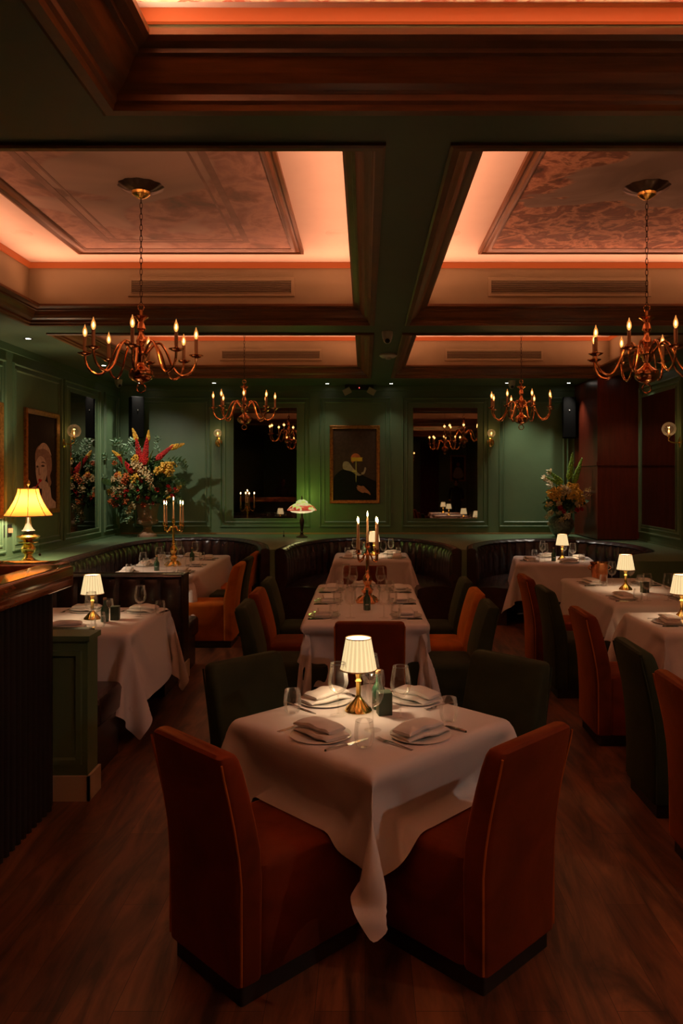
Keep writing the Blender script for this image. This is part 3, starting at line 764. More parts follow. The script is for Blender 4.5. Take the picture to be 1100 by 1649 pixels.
lamp(.12, 10.42, 'lit pleated table lamp on the centre back booth table, behind the candles')
place('bottle', mk_bottle, (-.02, 10.5, TZ), 0, 'green corked bottle beside the lamp in the centre back booth')
T4 = 'on the left candelabra table'
for yy, nm in ((8.55, 'nearest'), (9.2, 'second'), (9.95, 'farthest')):
    items('at the %s wall-side place %s' % (nm, T4), 0, 0, -2.64, yy, 0, 1, (.2, .09), (.06, .14), cut=False)
    items('at the %s aisle-side place %s' % (nm, T4), 0, 0, -2.02, yy, 180, -1, (.16, .09), (.06, .14), knife_off=.145)
items('at the far end '+T4, 0, 0, -2.3, 10.28, -90, 1, (.12, .16), None, cut=False)
place('bottle', mk_bottle, (-2.36, 8.72, TZ), 0, 'green bottle before the candelabra on the long left table')
place('bottle', mk_bottle, (-2.18, 9.7, TZ), 0, 'green corked bottle behind the candelabra on the long left table')
T5 = 'on the table beyond the bar'
for dx, dy, an, nm, mi in ((-.22, -.36, 90, 'front', 1), (.34, .33, -110, 'rear right', -1), (-.12, .36, -90, 'rear', -1), (-.42, 0, 0, 'wall-side', 1)):
    items('at the %s place %s' % (nm, T5), 0, 0, -2.08+dx+(.24 if nm == 'front' else 0), 5.70+dy, an, mi, (.17, .10), (.06, .2))
lamp(-2.03, 5.73, 'lit pleated table lamp on the table beyond the bar counter')
place('bottle', mk_bottle, (-1.90, 5.62, TZ), 0, 'green corked bottle beside the lamp beyond the bar counter')
place('box', mk_box, (-1.85, 5.70, TZ), .1, 'small green box beside the lamp beyond the bar counter')
T6 = 'in the right rear booth'
for dx, dy, an, nm in ((-.34, -.12, 0, 'left'), (.1, -.34, 90, 'near'), (-.02, .34, -90, 'far'), (.34, .1, 180, 'right')):
    items('at the %s place %s' % (nm, T6), 0, 0, 2.42+dx, 9.85+dy, an, 1, (.17, .09), (.05, .17), cut=False)
lamp(2.53, 9.88, 'lit pleated table lamp on the table in the right rear booth')
place('bottle', mk_bottle, (2.38, 9.72, TZ), 0, 'green bottle beside the lamp in the right rear booth')
T7 = 'on the copper bucket table'
for dx, yy, an, nm in ((-.26, 7.62, 0, 'far aisle-side'), (-.26, 6.68, 0, 'near aisle-side'), (.26, 7.62, 180, 'far wall-side'), (.26, 6.68, 180, 'near wall-side')):
    items('at the %s place %s' % (nm, T7), 0, 0, 2.50+dx, yy, an, 1 if dx < 0 else -1, (.17, .10), (.08, .13))
lamp(2.45, 7.24, 'lit pleated table lamp near the copper bucket on the right')
place('box', mk_box, (2.56, 7.05, TZ), .1, 'small dark green box beside the lamp near the copper bucket')
T8 = 'on the second nearest right table'
for dx, an, nm in ((-.26, 0, 'aisle-side'), (.27, 180, 'wall-side')):
    items('at the %s place %s' % (nm, T8), 0, 0, 2.47+dx, 5.58, an, 1 if dx < 0 else -1, (.17, .10), (.06, .14))
lamp(2.36, 5.74, 'lit pleated table lamp cut off by the right frame edge')

# copper ice bucket
t = thing('ice_bucket', 'copper ice bucket at the far end of a right-hand table', 'ice bucket', (2.40, 7.88, TZ))
mk('bucket_body', G().lathe([(.001, 0), (.07, 0), (.075, .01), (.092, .17), (.096, .18), (.096, .188), (.088, .186), (.07, .02), (.001, .015)], 32), 'copper', t)
for sx in (-1, 1):
    mk('handle', G().tube([(sx*(.088+.03*math.sin(PI*i/8)), 0, .11+.05*i/8) for i in range(9)], .005, 8), 'copper', t)

# ------------------------------------------------------------------ candelabra and their candles
def mk_candelabra(loc, rz, H, R, label):
    t = thing('candelabra', label, 'candelabra', loc, rz)
    orn = lambda a, z: .16*math.sin(4*a)*(1 if z < .06 else 0)+.09*math.sin(5*a+z*60)*(1 if z > .06 else 0)
    mk('ornate_base', G().lathe([(.001, 0), (.085, 0), (.088, .012), (.07, .025), (.058, .045), (.035, .06), (.028, .075), (.045, .09), (.05, .11), (.03, .13)], 40, wob=orn), 'copper' if H < .5 else 'brass', t)
    for k in range(3):
        a = 2*PI*k/3+.5
        mk('foot', G().tube([(.05*math.cos(a), .05*math.sin(a), .05), (.085*math.cos(a), .085*math.sin(a), .03), (.10*math.cos(a), .10*math.sin(a), .008), (.115*math.cos(a), .115*math.sin(a), .012)], [.014, .013, .01, .007], 8), 'copper' if H < .5 else 'brass', t)
    mt = 'copper' if H < .5 else 'brass'
    mk('stem', G().lathe([(.03, .13), (.018, .14), (.03, .16), (.042, .19), (.034, .22), (.018, .24), (.014, .26), (.018, .27), (.014, .28), (.016, H-.06), (.026, H-.05), (.016, H-.03), (.015, H), (.028, H+.008), (.028, H+.014), (.017, H+.018), (.019, H+.045), (.013, H+.045), (.001, H+.02)], 24, wob=lambda a, z: .12*math.sin(6*a+z*90) if z < .25 else 0), mt, t)
    tips = [(0, 0, H+.025)]
    for k in range(4):
        a = PI/4+PI/2*k; c, s = math.cos(a), math.sin(a)
        z0 = H-.045
        pts = spline([(c*.012, s*.012, z0), (c*R*.3, s*R*.3, z0-.005), (c*R*.55, s*R*.55, z0-.05), (c*R*.9, s*R*.9, z0-.06), (c*R*1.0, s*R*1.0, z0-.02), (c*R, s*R, z0+.0)], 5)
        ar = mk('arm', G().tube(pts, .007, 8), mt, t)
        mk('drip_cup', G().lathe([(.005, z0-.002), (.022, z0+.004), (.024, z0+.01), (.014, z0+.014), (.017, z0+.04), (.012, z0+.04), (.001, z0+.018)], 18, (c*R, s*R, 0)), mt, ar)
        tips.append((c*R, s*R, z0+.02))
    return t, tips
def mk_candle(label):
    t = thing('taper_candle', label, 'candle')
    mk('wax', G().lathe([(.001, 0), (.0125, 0), (.012, .01), (.0085, .20), (.0075, .232), (.002, .236)], 14), 'wax', t)
    mk('wick', G().tube([(0, 0, .234), (0, .001, .246)], .0012, 5), 'wick', t)
    mk('flame', G().lathe([(.0005, .240), (.004, .246), (.0062, .256), (.0048, .268), (.002, .280), (.0003, .287)], 10), 'flame', t)
    return t
def candles(t, tips, where, names):
    cr, sr = math.cos(t.rotation_euler.z), math.sin(t.rotation_euler.z)
    for (x, y, z), nm in zip(tips, names):
        wx, wy, wz = t.location.x+x*cr-y*sr, t.location.y+x*sr+y*cr, t.location.z+z
        place('candle', mk_candle, (wx, wy, wz), 0, 'lit taper candle %s %s' % (nm, where), 'tapers in the candelabras')
        light('POINT', (wx, wy, wz+.262), .75, (1, .60, .28), 'flame_light', .008)
nmz = ('in the tall central cup of', 'in the rear right cup of', 'in the rear left cup of', 'in the front left cup of', 'in the front right cup of')
t, tips = mk_candelabra((.02, 6.48, TZ), math.radians(3), .46, .112, 'ornate copper-coloured candelabra on the long centre table')
candles(t, tips, 'the centre candelabra', nmz)
t, tips = mk_candelabra((-2.29, 9.2, TZ), math.radians(22), .52, .135, 'ornate gold candelabra on the long left table')
candles(t, tips, 'the left candelabra', nmz)

# ------------------------------------------------------------------ chandeliers
def mk_chandelier(label):
    t = thing('chandelier', label, 'chandelier')
    mt = 'copper'
    # local z=0 is the body's lowest bulb; ceiling at z=CH
    mk('ceiling_canopy', G().lathe([(.001, 1.30), (.10, 1.325), (.13, 1.34), (.155, 1.355), (.155, 1.362), (.001, 1.365)], 64, wob=lambda a, z: .03*math.sin(12*a)), 'bronze', t)
    mk('canopy_cup', G().lathe([(.001, 1.27), (.025, 1.275), (.06, 1.30), (.065, 1.318), (.001, 1.32)], 24), 'brass', t)
    g = G(); z = .54; k = 0
    while z < 1.27:
        pts = []
        for i in range(13):
            a = 2*PI*i/12; u = .009*math.cos(a); v = .024*math.sin(a)
            pts.append((u, 0, z+v) if k % 2 == 0 else (0, u, z+v))
        g.tube(pts, .0022, 5, False); z += .038; k += 1
    mk('chain', g, 'bronze', t)
    mk('column', G().lathe([(.001, -.005), (.01, .0), (.05, .012), (.078, .035), (.085, .06), (.08, .085), (.05, .105), (.028, .12), (.02, .14), (.028, .155), (.034, .175), (.045, .19), (.045, .215), (.03, .235), (.02, .25), (.024, .27), (.034, .285), (.03, .31), (.02, .325), (.02, .36), (.032, .375), (.026, .40), (.017, .42), (.03, .44), (.052, .455), (.052, .462), (.014, .468), (.012, .50), (.001, .505)], 28), mt, t)
    mk('top_ring', G().tube([(.022*math.cos(2*PI*i/16), 0, .52+.022*math.sin(2*PI*i/16)) for i in range(17)], .004, 6, False), mt, t)
    mk('bottom_ring', G().tube([(.03*math.cos(2*PI*i/20), 0, -.035+.03*math.sin(2*PI*i/20)) for i in range(21)], .005, 6, False), mt, t)
    for k in range(8):
        a = math.radians(8+45*k); c, s = math.cos(a), math.sin(a)
        rz = [(.035, .20), (.09, .265), (.13, .275), (.17, .22), (.215, .11), (.27, .055), (.33, .075), (.365, .13), (.372, .185)]
        pts = spline([(c*r, s*r, z) for r, z in rz], 4)
        ar = mk('arm', G().tube(pts, .0085, 8), mt, t)
        R = .372
        mk('drip_pan', G().lathe([(.006, .178), (.03, .186), (.048, .197), (.050, .20), (.03, .194), (.013, .198), (.013, .212), (.001, .212)], 20, (c*R, s*R, 0)), mt, ar)
        mk('candle_sleeve', G().lathe([(.0125, .205), (.0125, .31), (.001, .312)], 12, (c*R, s*R, 0)), 'sleeve', ar)
        mk('bulb', G().lathe([(.007, .312), (.014, .325), (.0165, .342), (.013, .362), (.006, .378), (.0015, .396)], 12, (c*R, s*R, 0)), 'bulbglass', ar)
        mk('filament', G().lathe([(.0005, .325), (.006, .334), (.0068, .345), (.004, .357), (.0005, .364)], 8, (c*R, s*R, 0)), 'bulb', ar)
    return t
def bulb_glass():
    m, nt, b = newmat('amber_bulb_glass'); out = nt.nodes['Material Output']
    tr = N(nt, 'ShaderNodeBsdfTransparent'); tr.inputs[0].default_value = (1, .82, .55, 1)
    em = N(nt, 'ShaderNodeEmission'); em.inputs[0].default_value = (1, .38, .09, 1); em.inputs[1].default_value = 1.3
    gl = N(nt, 'ShaderNodeBsdfGlossy'); gl.inputs['Roughness'].default_value = .05
    m1 = N(nt, 'ShaderNodeMixShader'); m1.inputs[0].default_value = .45; nt.links.new(tr.outputs[0], m1.inputs[1]); nt.links.new(em.outputs[0], m1.inputs[2])
    m2 = N(nt, 'ShaderNodeMixShader'); m2.inputs[0].default_value = .08; nt.links.new(m1.outputs[0], m2.inputs[1]); nt.links.new(gl.outputs[0], m2.inputs[2])
    nt.links.new(m2.outputs[0], out.inputs[0]); nt.nodes.remove(b); return m
M['bulbglass'] = bulb_glass()
def chandelier(x, y, label, z=2.455, e=3.0):
    place('chandelier', mk_chandelier, (x, y, z), 0, label, 'brass chandeliers')
    for k in range(8):
        a = math.radians(8+45*k); light('POINT', (x+.372*math.cos(a), y+.372*math.sin(a), z+.345), e/8, (1, .50, .20), 'bulb_light', .018)
chandelier(-1.545, 5.31, 'large eight-arm brass chandelier hanging from the front left coffer')
chandelier(1.95, 5.33, 'large eight-arm brass chandelier hanging from the front right coffer')
chandelier(-1.47, 9.37, 'smaller-looking brass chandelier hanging from the far left coffer')
chandelier(1.90, 9.37, 'smaller-looking brass chandelier hanging from the far right coffer')

# ------------------------------------------------------------------ wall sconces
def sconce(loc, rz, label, arm=.10, R=.085, e=.7):
    """faces local -Y (wall behind at +Y)"""
    t = thing('wall_sconce', label, 'wall lamp', loc, rz, 'globe wall sconces')
    g = G().lathe([(.001, .0), (.05, .0), (.055, .012), (.04, .02), (.001, .022)], 24)
    g.xf(Matrix.Rotation(PI/2, 4, 'X') @ Matrix.Diagonal((1, 1.25, 1, 1))); mk('back_plate', g, 'brass', t)
    mk('arm', G().tube(spline([(0, -.015, 0), (0, -arm*.6, -.005), (0, -arm, .02), (0, -arm, .06)], 5), .007, 8), 'brass', t)
    mk('cup', G().lathe([(.008, .06), (.022, .07), (.028, .085), (.014, .088), (.012, .10)], 18, (0, -arm, 0)), 'brass', t)
    zc = .085+R*.92
    gb = mk('glass_globe', G().lathe([(R*math.sin(PI*j/14*.94+.2), zc-R*math.cos(PI*j/14*.94+.2)) for j in range(15)], 24, (0, -arm, 0)), 'globe', t)
    mk('bulb', G().lathe([(.004, .10), (.012, .115), (.013, .135), (.006, .158), (.001, .17)], 12, (0, -arm, 0)), 'bulbglass', t)
    mk('filament', G().lathe([(.001, .12), (.005, .13), (.003, .15), (.0005, .155)], 8, (0, -arm, 0)), 'bulb', t)
    o = light('POINT', (0, -arm, .14), e, (1, .55, .25), 'bulb_light', .015, parent=t)
    return t
sconce((-2.30, YB-.001, 2.36), 0, 'brass globe wall sconce left of the left wall mirror on the back wall', .09, .062, .8)
sconce((1.97, YB-.001, 2.36), 0, 'brass globe wall sconce right of the right mirror on the back wall', .09, .062, .8)
sconce((XL+.001, 9.84, 2.24), PI/2, 'clear globe wall sconce beside the dark mirror on the left wall', .13, .085, 1.0)
sconce((XR-.001, 9.45, 2.24), -PI/2, 'clear globe wall sconce on the right wall near the frame edge', .15, .085, 1.0)

# ------------------------------------------------------------------ mirrors and pictures
def wall_mirror(rect, conv, X, label):
    x0, x1, z0, z1 = rect
    t = thing('wall_mirror', label, 'mirror', {to_back: ((x0+x1)/2, X, z0), to_left: (X, (x0+x1)/2, z0), to_right: (X, (x0+x1)/2, z0)}[conv])
    l = t.location
    def loc(g): conv(g, X); g.v = [(a-l.x, b-l.y, c-l.z) for a, b, c in g.v]; return g
    g = G().box(x0, x1, z0, z1, .002, .008); mk('mirror_glass', loc(g), 'mirror', t, False)
    mk('mirror_edge', loc(frame_loop((x0-.012, x1+.012, z0-.012, z1+.012), [(0, .0), (0, .014), (.016, .014), (.016, .0)])), 'green', t, False)
    return t
wall_mirror((-2.07, -1.07, 1.165, 2.91), to_back, YB, 'tall mirror left of the portrait on the back wall')
wall_mirror((.75, 1.77, 1.165, 2.91), to_back, YB, 'tall mirror reflecting chandeliers, right of the portrait on the back wall')
wall_mirror((10.02, 10.97, 1.07, 2.93), to_left, XL, 'tall dark mirror reflecting flowers on the left wall')
wall_mirror((9.6, 10.78, 1.15, 2.93), to_right, XR, 'tall dark mirror on the right wall behind the globe sconce')

def blob(pts, h, n=5, closed=True):
    p = [Vector((*q, 0)) for q in pts]; sp = []
    m = len(p)
    for i in range(m):
        a, b, c, d = p[(i-1) % m], p[i], p[(i+1) % m], p[(i+2) % m]
        for k in range(n):
            t = k/n; sp.append(.5*((2*b)+(-a+c)*t+(2*a-5*b+4*c-d)*t*t+(-a+3*b-3*c+d)*t**3))
    g = G(); m = len(sp)
    tri = tessellate_polygon([sp])
    g.add([(q.x, q.y, h) for q in sp]+[(q.x, q.y, h-.0012) for q in sp], [tuple(t) for t in tri]+[tuple(i+m for i in t) for t in tri]+[(i, (i+1) % m, (i+1) % m+m, i+m) for i in range(m)])
    return g
def circ(cx, cy, rx, ry=None, n=10): ry = ry or rx; return [(cx+rx*math.cos(2*PI*i/n), cy+ry*math.sin(2*PI*i/n)) for i in range(n)]
def picture(rect, conv, X, label, canvas, shapes, fw=.055):
    x0, x1, z0, z1 = rect; cx = (x0+x1)/2
    t = thing('framed_picture', label, 'picture', {to_back: (cx, X, z0), to_left: (X, cx, z0), to_right: (X, cx, z0)}[conv])
    l = t.location
    def loc(g): conv(g, X); g.v = [(a-l.x, b-l.y, c-l.z) for a, b, c in g.v]; return g
    mk('picture_frame', loc(frame_loop(rect, [(0, 0), (0, .03), (.012, .042), (.03, .034), (fw-.014, .026), (fw-.008, .03), (fw, .026), (fw, 0)])), 'gilt', t)
    cv = mk('canvas', loc(G().box(x0+fw-.005, x1-fw+.005, z0+fw-.005, z1-fw+.005, .002, .010)), canvas, t, False)
    W = x1-x0-2*fw; H = z1-z0-2*fw
    for k, (nm, pts, m) in enumerate(shapes):
        g = blob([(x0+fw+u*W, z0+fw+v*H) for u, v in pts], .0115+.0009*k)
        mk(nm, loc(g), m, cv, False)
    return t
pc = lambda n, c: mat('paint_'+n, c, .8, var=.2, vscale=20, spec=.15)
pdark = pc('umber', (.062, .036, .022)); pd2 = pc('black_cloak', (.007, .007, .005)); pskin = pc('ruddy_skin', (.50, .13, .04)); pruff = pc('cream_ruff', (.33, .26, .16))
pyel = pc('yellow_bar', (.62, .40, .03)); phand = pc('hand', (.40, .15, .08)); pgold = pc('gold_detail', (.50, .42, .12))
fing = [('painted_hand', [(.55+.0, .165), (.62, .12), (.78, .10), (.86, .07), (.84, .11), (.74, .175), (.68, .20)], phand)]
for k in range(4):
    y0 = .195-.02*k; fing.append(('painted_finger', [(.70, y0-.012), (.56+.015*abs(k-1), y0+.012), (.55+.015*abs(k-1), y0-.002), (.69, y0-.035)], phand))
picture((-.556, .234, 1.40, 2.63), to_back, YB, 'gilt-framed dark portrait with a yellow bar across the face on the back wall', pdark,
    [('painted_cloak', [(.0, .0), (.0, .28), (.10, .38), (.25, .43), (.5, .40), (.75, .33), (.92, .28), (1.0, .24), (1.0, .0)], pd2),
     ('painted_ruff', [(.22, .50), (.26, .54), (.36, .53), (.46, .45), (.60, .37), (.66, .355), (.56, .345), (.42, .40), (.30, .42), (.23, .44)], pruff),
     ('painted_ruff', [(.66, .36), (.72, .37), (.76, .44), (.73, .46), (.70, .40), (.65, .385)], pruff),
     ('painted_face', circ(.52, .58, .115, .075), pskin), ('painted_beard', [(.46, .53), (.50, .44), (.56, .41), (.66, .42), (.68, .50), (.62, .55)], pdark),
     ('painted_bar', [(.42, .548), (.42, .597), (.421, .598), (.669, .598), (.67, .597), (.67, .548), (.669, .547), (.421, .547)], pyel),
     ('painted_chain', [(.52, .28), (.52, .53), (.535, .53), (.535, .28)], pgold), ('painted_brooch', circ(.49, .405, .06, .012), pgold)]+fing)
pm = pc('marble', (.62, .44, .38)); pm2 = pc('marble_curls', (.34, .20, .165)); plip = pc('red_lips', (.5, .02, .02)); pmd = pc('soft_umber', (.022, .013, .010)); pme = pc('marble_eyes', (.10, .06, .05))
picture((8.68, 9.62, 1.37, 2.60), to_left, XL, 'gilt-framed picture of a marble head with red lips on the left wall', pmd,
    [('painted_neck', [(.50, .0), (.50, .20), (.44, .27), (.62, .30), (.78, .24), (.84, .12), (1.0, .06), (1.0, .0)], pm),
     ('painted_face', [(.30, .54), (.28, .46), (.29, .38), (.33, .30), (.38, .25), (.46, .22), (.56, .27), (.66, .36), (.70, .46), (.64, .56), (.46, .60)], pm),
     ('painted_hair', [(.27, .50), (.27, .60), (.36, .67), (.52, .69), (.70, .65), (.82, .56), (.84, .44), (.78, .36), (.82, .28), (.74, .24), (.68, .34), (.66, .46), (.58, .54), (.44, .57), (.34, .54)], pm2),
     ('painted_headcloth', [(.36, .64), (.46, .70), (.60, .71), (.74, .66), (.82, .58), (.72, .62), (.56, .65)], pm),
     ('painted_eye', circ(.52, .465, .06, .012), pme), ('painted_eye', circ(.33, .455, .035, .011), pme), ('painted_brow', [(.44, .495), (.52, .51), (.62, .49), (.52, .498)], pme),
     ('painted_nose', [(.38, .46), (.36, .385), (.37, .365), (.42, .365), (.43, .38), (.40, .385)], pm2),
     ('painted_lips', [(.36, .315), (.40, .328), (.44, .318), (.48, .318), (.44, .295), (.39, .292)], plip),
     ('painted_lipstick', [(.40, .30), (.43, .305), (.26, .225), (.23, .235)], plip),
     ('painted_hand', [(.06, .16), (.10, .22), (.20, .245), (.28, .235), (.30, .19), (.22, .13), (.10, .10)], pm)], .06)
picture((7.2, 8.13, 1.37, 2.60), to_left, XL, 'gilt picture frame just entering at the left edge', pmd, [('painted_figure', circ(.5, .4, .25, .3), pm2)], .06)

# ------------------------------------------------------------------ coffer vents, downlights, cameras and other ceiling fittings
def vent(x0, x1, y, z0, z1, label, ns=5):
    t = thing('air_vent', label, 'air vent', ((x0+x1)/2, y, z0), 0, 'long slot vents in the coffers')
    w = x1-x0; h = z1-z0
    q = frame_loop((-w/2, w/2, 0, h), [(0, 0), (.004, .012), (.03, .014), (.034, .004), (.034, 0)]); q.v = [(a, -c, b) for a, b, c in q.v]
    mk('vent_frame', q, 'cream', t)
    mk('vent_recess', G().box(-w/2+.03, w/2-.03, -.002, .0, .03, h-.03), 'black', t, False)
    g = G(); hh = (h-.068)/ns
    for k in range(ns):
        z = .034+hh*k+hh*.25; g.add([(x, yy, zz) for x in (-w/2+.034, w/2-.034) for yy, zz in ((-.002, z), (-.010, z+hh*.1), (-.010, z+hh*.42), (-.002, z+hh*.5))], [(0, 1, 5, 4), (1, 2, 6, 5), (2, 3, 7, 6)])
    mk('louvre_slats', g, 'cream', t, False)
    return t
vent(-2.22, -.66, 7.219, 3.50, 3.68, 'long louvred vent in the front left coffer', 6)
vent(1.15, 2.68, 7.219, 3.50, 3.68, 'long louvred vent in the front right coffer', 6)
vent(-2.08, -.62, 11.029, 3.48, 3.65, 'long louvred vent in the far left coffer', 5)
vent(1.14, 2.55, 11.029, 3.48, 3.65, 'long louvred vent in the far right coffer', 5)
def mk_down(label):
    t = thing('recessed_downlight', label, 'ceiling light')
    mk('trim_ring', G().lathe([(.026, -.001), (.045, -.004), (.05, 0)], 20), 'black', t)
    mk('lens', G().lathe([(.001, -.0005), (.026, -.0015)], 16), 'lens', t)
    return t
DL = [(-3.36, 9.9, 'nearest the left wall', 130), (-3.42, 11.72, 'over the large flower urn', 45), (-2.3, 11.72, 'left of the left mirror', 14), (-.58, 11.8, 'above the portrait, left of the emergency light', 11), (.4, 11.8, 'right of the emergency light', 11), (2.16, 11.72, 'above the right sconce', 80), (3.10, 11.72, 'over the smaller flower vase', 60), (3.66, 10.4, 'above the right wall mirror', 22), (3.55, 1.5, 'outside the frame over the right aisle', 60), (-3.5, 8.0, 'above the picture wall on the left', 13)]  # the right-aisle spot is added, aimed to light the near right chair's back
for x, y, nm, e in DL:
    place('down', mk_down, (x, y, SOFFIT-.001), 0, 'small recessed ceiling spotlight %s' % nm, 'recessed downlights')
    aim_at = {'nearest the left wall': (-3.35, 11.3, 1.7), 'over the large flower urn': (-3.7, 11.3, 1.2), 'outside the frame over the right aisle': (.85, 2.75, .7), 'over the smaller flower vase': (2.95, 11.45, 1.3), 'above the right sconce': (2.75, 11.6, 1.4)}.get(nm)
    rot = (0, 0, 0)
    if aim_at: rot = (Vector(aim_at)-Vector((x, y, SOFFIT))).to_track_quat('-Z', 'Y').to_euler()
    light('SPOT', (x, y, SOFFIT-.01), e, (1, .88, .72), 'downlight_beam', .02, rot, None, math.radians(80), .8)
def mk_speaker(label):
    t = mk('ceiling_speaker', G().lathe([(.001, -.006), (.05, -.006), (.055, -.003), (.075, -.003), (.085, 0)], 28), 'ceil')
    return tag(t, label, 'ceiling speaker')
for x, y, nm in ((-2.83, 6.35, 'at the left side of the front left coffer'), (-.24, 6.35, 'at the right side of the front left coffer'), (.70, 6.35, 'at the left side of the front right coffer')):
    place('speaker', mk_speaker, (x, y, CZ['A']-.001), 0, 'flush round white speaker %s' % nm, 'flush ceiling speakers')
def mk_cctv(label):
    t = thing('dome_camera', label, 'security camera')
    mk('housing', G().lathe([(.055, 0), (.055, -.03), (.048, -.07), (.035, -.085)], 24, close=True), 'white', t)
    mk('eyeball', G().sphere((0, -.012, -.08), .042, 18, 12), 'white', t)
    mk('camera_lens', G().sphere((0, -.035, -.095), .026, 14, 10), 'black', t)
    return t
place('cctv', mk_cctv, (.22, 7.62, SOFFIT-.001), 0, 'white dome camera on the central ceiling beam', 'ceiling cameras')
place('cctv', mk_cctv, (-3.62, 11.3, SOFFIT-.001), .8, 'white dome camera in the far left ceiling corner', 'ceiling cameras')
place('cctv', mk_cctv, (2.18, 11.45, SOFFIT-.001), 0, 'white dome camera behind the far right chandelier', 'ceiling cameras')
t = thing('smoke_detector', 'white wide smoke detector on the central ceiling beam behind the dome camera', 'smoke detector', (.27, 9.0, SOFFIT-.001))
mk('detector_body', G().lathe([(.001, 0), (.10, 0), (.105, -.02), (.08, -.04), (.001, -.042)], 28), 'white', t)
mk('sensor_tip', G().lathe([(.035, -.04), (.03, -.06), (.001, -.064)], 16), 'white', t)
t = thing('emergency_light', 'black twin-head emergency light high on the back wall', 'emergency light', (-.09, 12.0, 3.20))
mk('light_housing', G().box(-.22, .22, -.06, .07, -.02, .045), 'black', t, False)
for sx in (-1, 1):
    g = G().box(-.06, .06, -.03, .02, -.045, .045); g.xf(Matrix.Translation((sx*.19, -.10, -.055)) @ Matrix.Rotation(-sx*-.5, 4, 'Y') @ Matrix.Rotation(.3, 4, 'X'))
    mk('lamp_head', g, mat('frosted_lens', (.35, .31, .22), .4), t, False)
mk('indicator', G().sphere((0, -.065, .0), .008, 8, 6), 'redled', t)
# loudspeakers in the rear corners
for x, y, rz, nm in ((-3.52, 11.85, .5, 'left'), (3.16, 11.92, -.2, 'right')):
    t = thing('loudspeaker', 'tall black loudspeaker hung in the far %s corner' % nm, 'loudspeaker', (x, y, 2.42), rz)
    mk('cabinet', G().loft([[(p[0], p[1], z) for p in rrect(0, 0, .20-i, .20-i, .02)] for z, i in ((0, .02), (.01, 0), (.62, 0), (.63, .02))]), 'matteblack', t)
    mk('bracket', G().box(-.02, .02, .08, .17 if x > 0 else .2, .28, .34), 'black', t, False)
    mk('badge', G().sphere((0, -.101, .42), .008, 8, 5), 'white', t)
# black wall socket behind the big lamp
t = thing('wall_socket', 'black double socket plate on the left wall behind the bell lamp', 'wall socket', (XL+.001, 8.28, 1.17))
mk('plate', G().box(0, .008, -.09, .09, 0, .13), 'black', t, False); mk('plug', G().box(.008, .04, .01, .05, .04, .09), 'cork', t, False)

# ------------------------------------------------------------------ lamps standing on the ledges
t = thing('bell_shade_lamp', 'tall brass lamp with an amber bell shade behind the bar at left', 'table lamp', (-3.50, 8.0, ledge_z))
pan = lambda a, z: .025*abs(math.cos(4*a))
mk('lamp_body', G().lathe([(r_*1.25, z_) for r_, z_ in [(.001, 0), (.10, 0), (.10, .015), (.06, .03), (.035, .06), (.03, .09), (.05, .11), (.06, .15), (.04, .19), (.03, .20), (.075, .21), (.078, .22), (.03, .225), (.045, .24), (.085, .26), (.095, .275), (.07, .29), (.05, .30)]], 32), 'brass', t)
mk('glass_chimney', G().lathe([(.05, .30), (.058, .315), (.056, .33), (.068, .335), (.05, .35), (.03, .39), (.012, .42), (.006, .52)], 24), mat('milk_glass', (.13, .11, .08), .25), t)
mk('harp', G().tube(spline([(.05, 0, .30), (.03, 0, .40), (.01, 0, .50)], 6), .004, 6).tube(spline([(-.05, 0, .30), (-.03, 0, .40), (-.01, 0, .50)], 6), .004, 6), 'brass', t)
bs = []
for i in range(13):
    u = i/12; bs.append((.235*(1-u)**1.6*1+.10*(1-(1-u)**1.6)+.0, .49+.28*u))
mk('lamp_shade', G().lathe(bs, 64, wob=lambda a, z: .02*abs(math.cos(4*a))), 'bell', t)
g = G()
for k in range(8):
    a = PI/8+2*PI*k/8; g.tube([((r+.002)*math.cos(a), (r+.002)*math.sin(a), z) for r, z in bs], .0035, 5)
g.lathe([(.235, .485), (.241, .49), (.235, .496), (.23, .49), (.235, .485)], 48); g.lathe([(.102, .768), (.105, .772), (.102, .776), (.098, .772), (.102, .768)], 40)
mk('shade_ribs', g, 'cork', t)
mk('finial', G().lathe([(.006, .77), (.006, .80), (.018, .815), (.02, .835), (.012, .855), (.001, .87)], 16), 'brass', t)
mk('pull_chain', G().tube([(.12, 0, .25), (.12, 0, .10)], .002, 5).sphere((.12, 0, .085), .014, 10, 8), 'bronze', t)
light('POINT', (-3.50, 8.0, ledge_z+.60), 55, (1, .76, .50), 'bulb_light', .04)
t = thing('stained_glass_lamp', 'lit stained-glass lamp with a dark stem on the green ledge', 'table lamp', (-.94, 11.45, ledge_z))
mk('lamp_base', G().lathe([(.001, 0), (.085, 0), (.088, .012), (.06, .022), (.03, .035), (.02, .06), (.026, .075), (.015, .09), (.02, .12), (.034, .22), (.034, .26), (.018, .30), (.016, .34), (.03, .365), (.015, .40), (.008, .60)], 24), 'bronze', t)
mk('glass_shade', G().lathe([(.215, .40), (.213, .415), (.175, .46), (.12, .495), (.09, .505), (.085, .53), (.05, .555), (.03, .56)], 48, wob=lambda a, z: .03*math.cos(12*a) if z < .41 else 0), 'stained', t)
mk('inner_shade', G().lathe([(.19, .405), (.15, .375), (.08, .362), (.02, .36)], 40), emis('milky_inner_glass', (1, .78, .4), .8), t)
mk('finial', G().lathe([(.012, .56), (.008, .58), (.012, .59), (.002, .62)], 12), 'bronze', t)
light('POINT', (-.94, 11.62, ledge_z+.60), 3.4, (.62, 1, .12), 'bulb_light', .05)
light('POINT', (-.94, 11.45, ledge_z+.32), 1.4, (.9, .85, .3), 'bulb_light', .05)
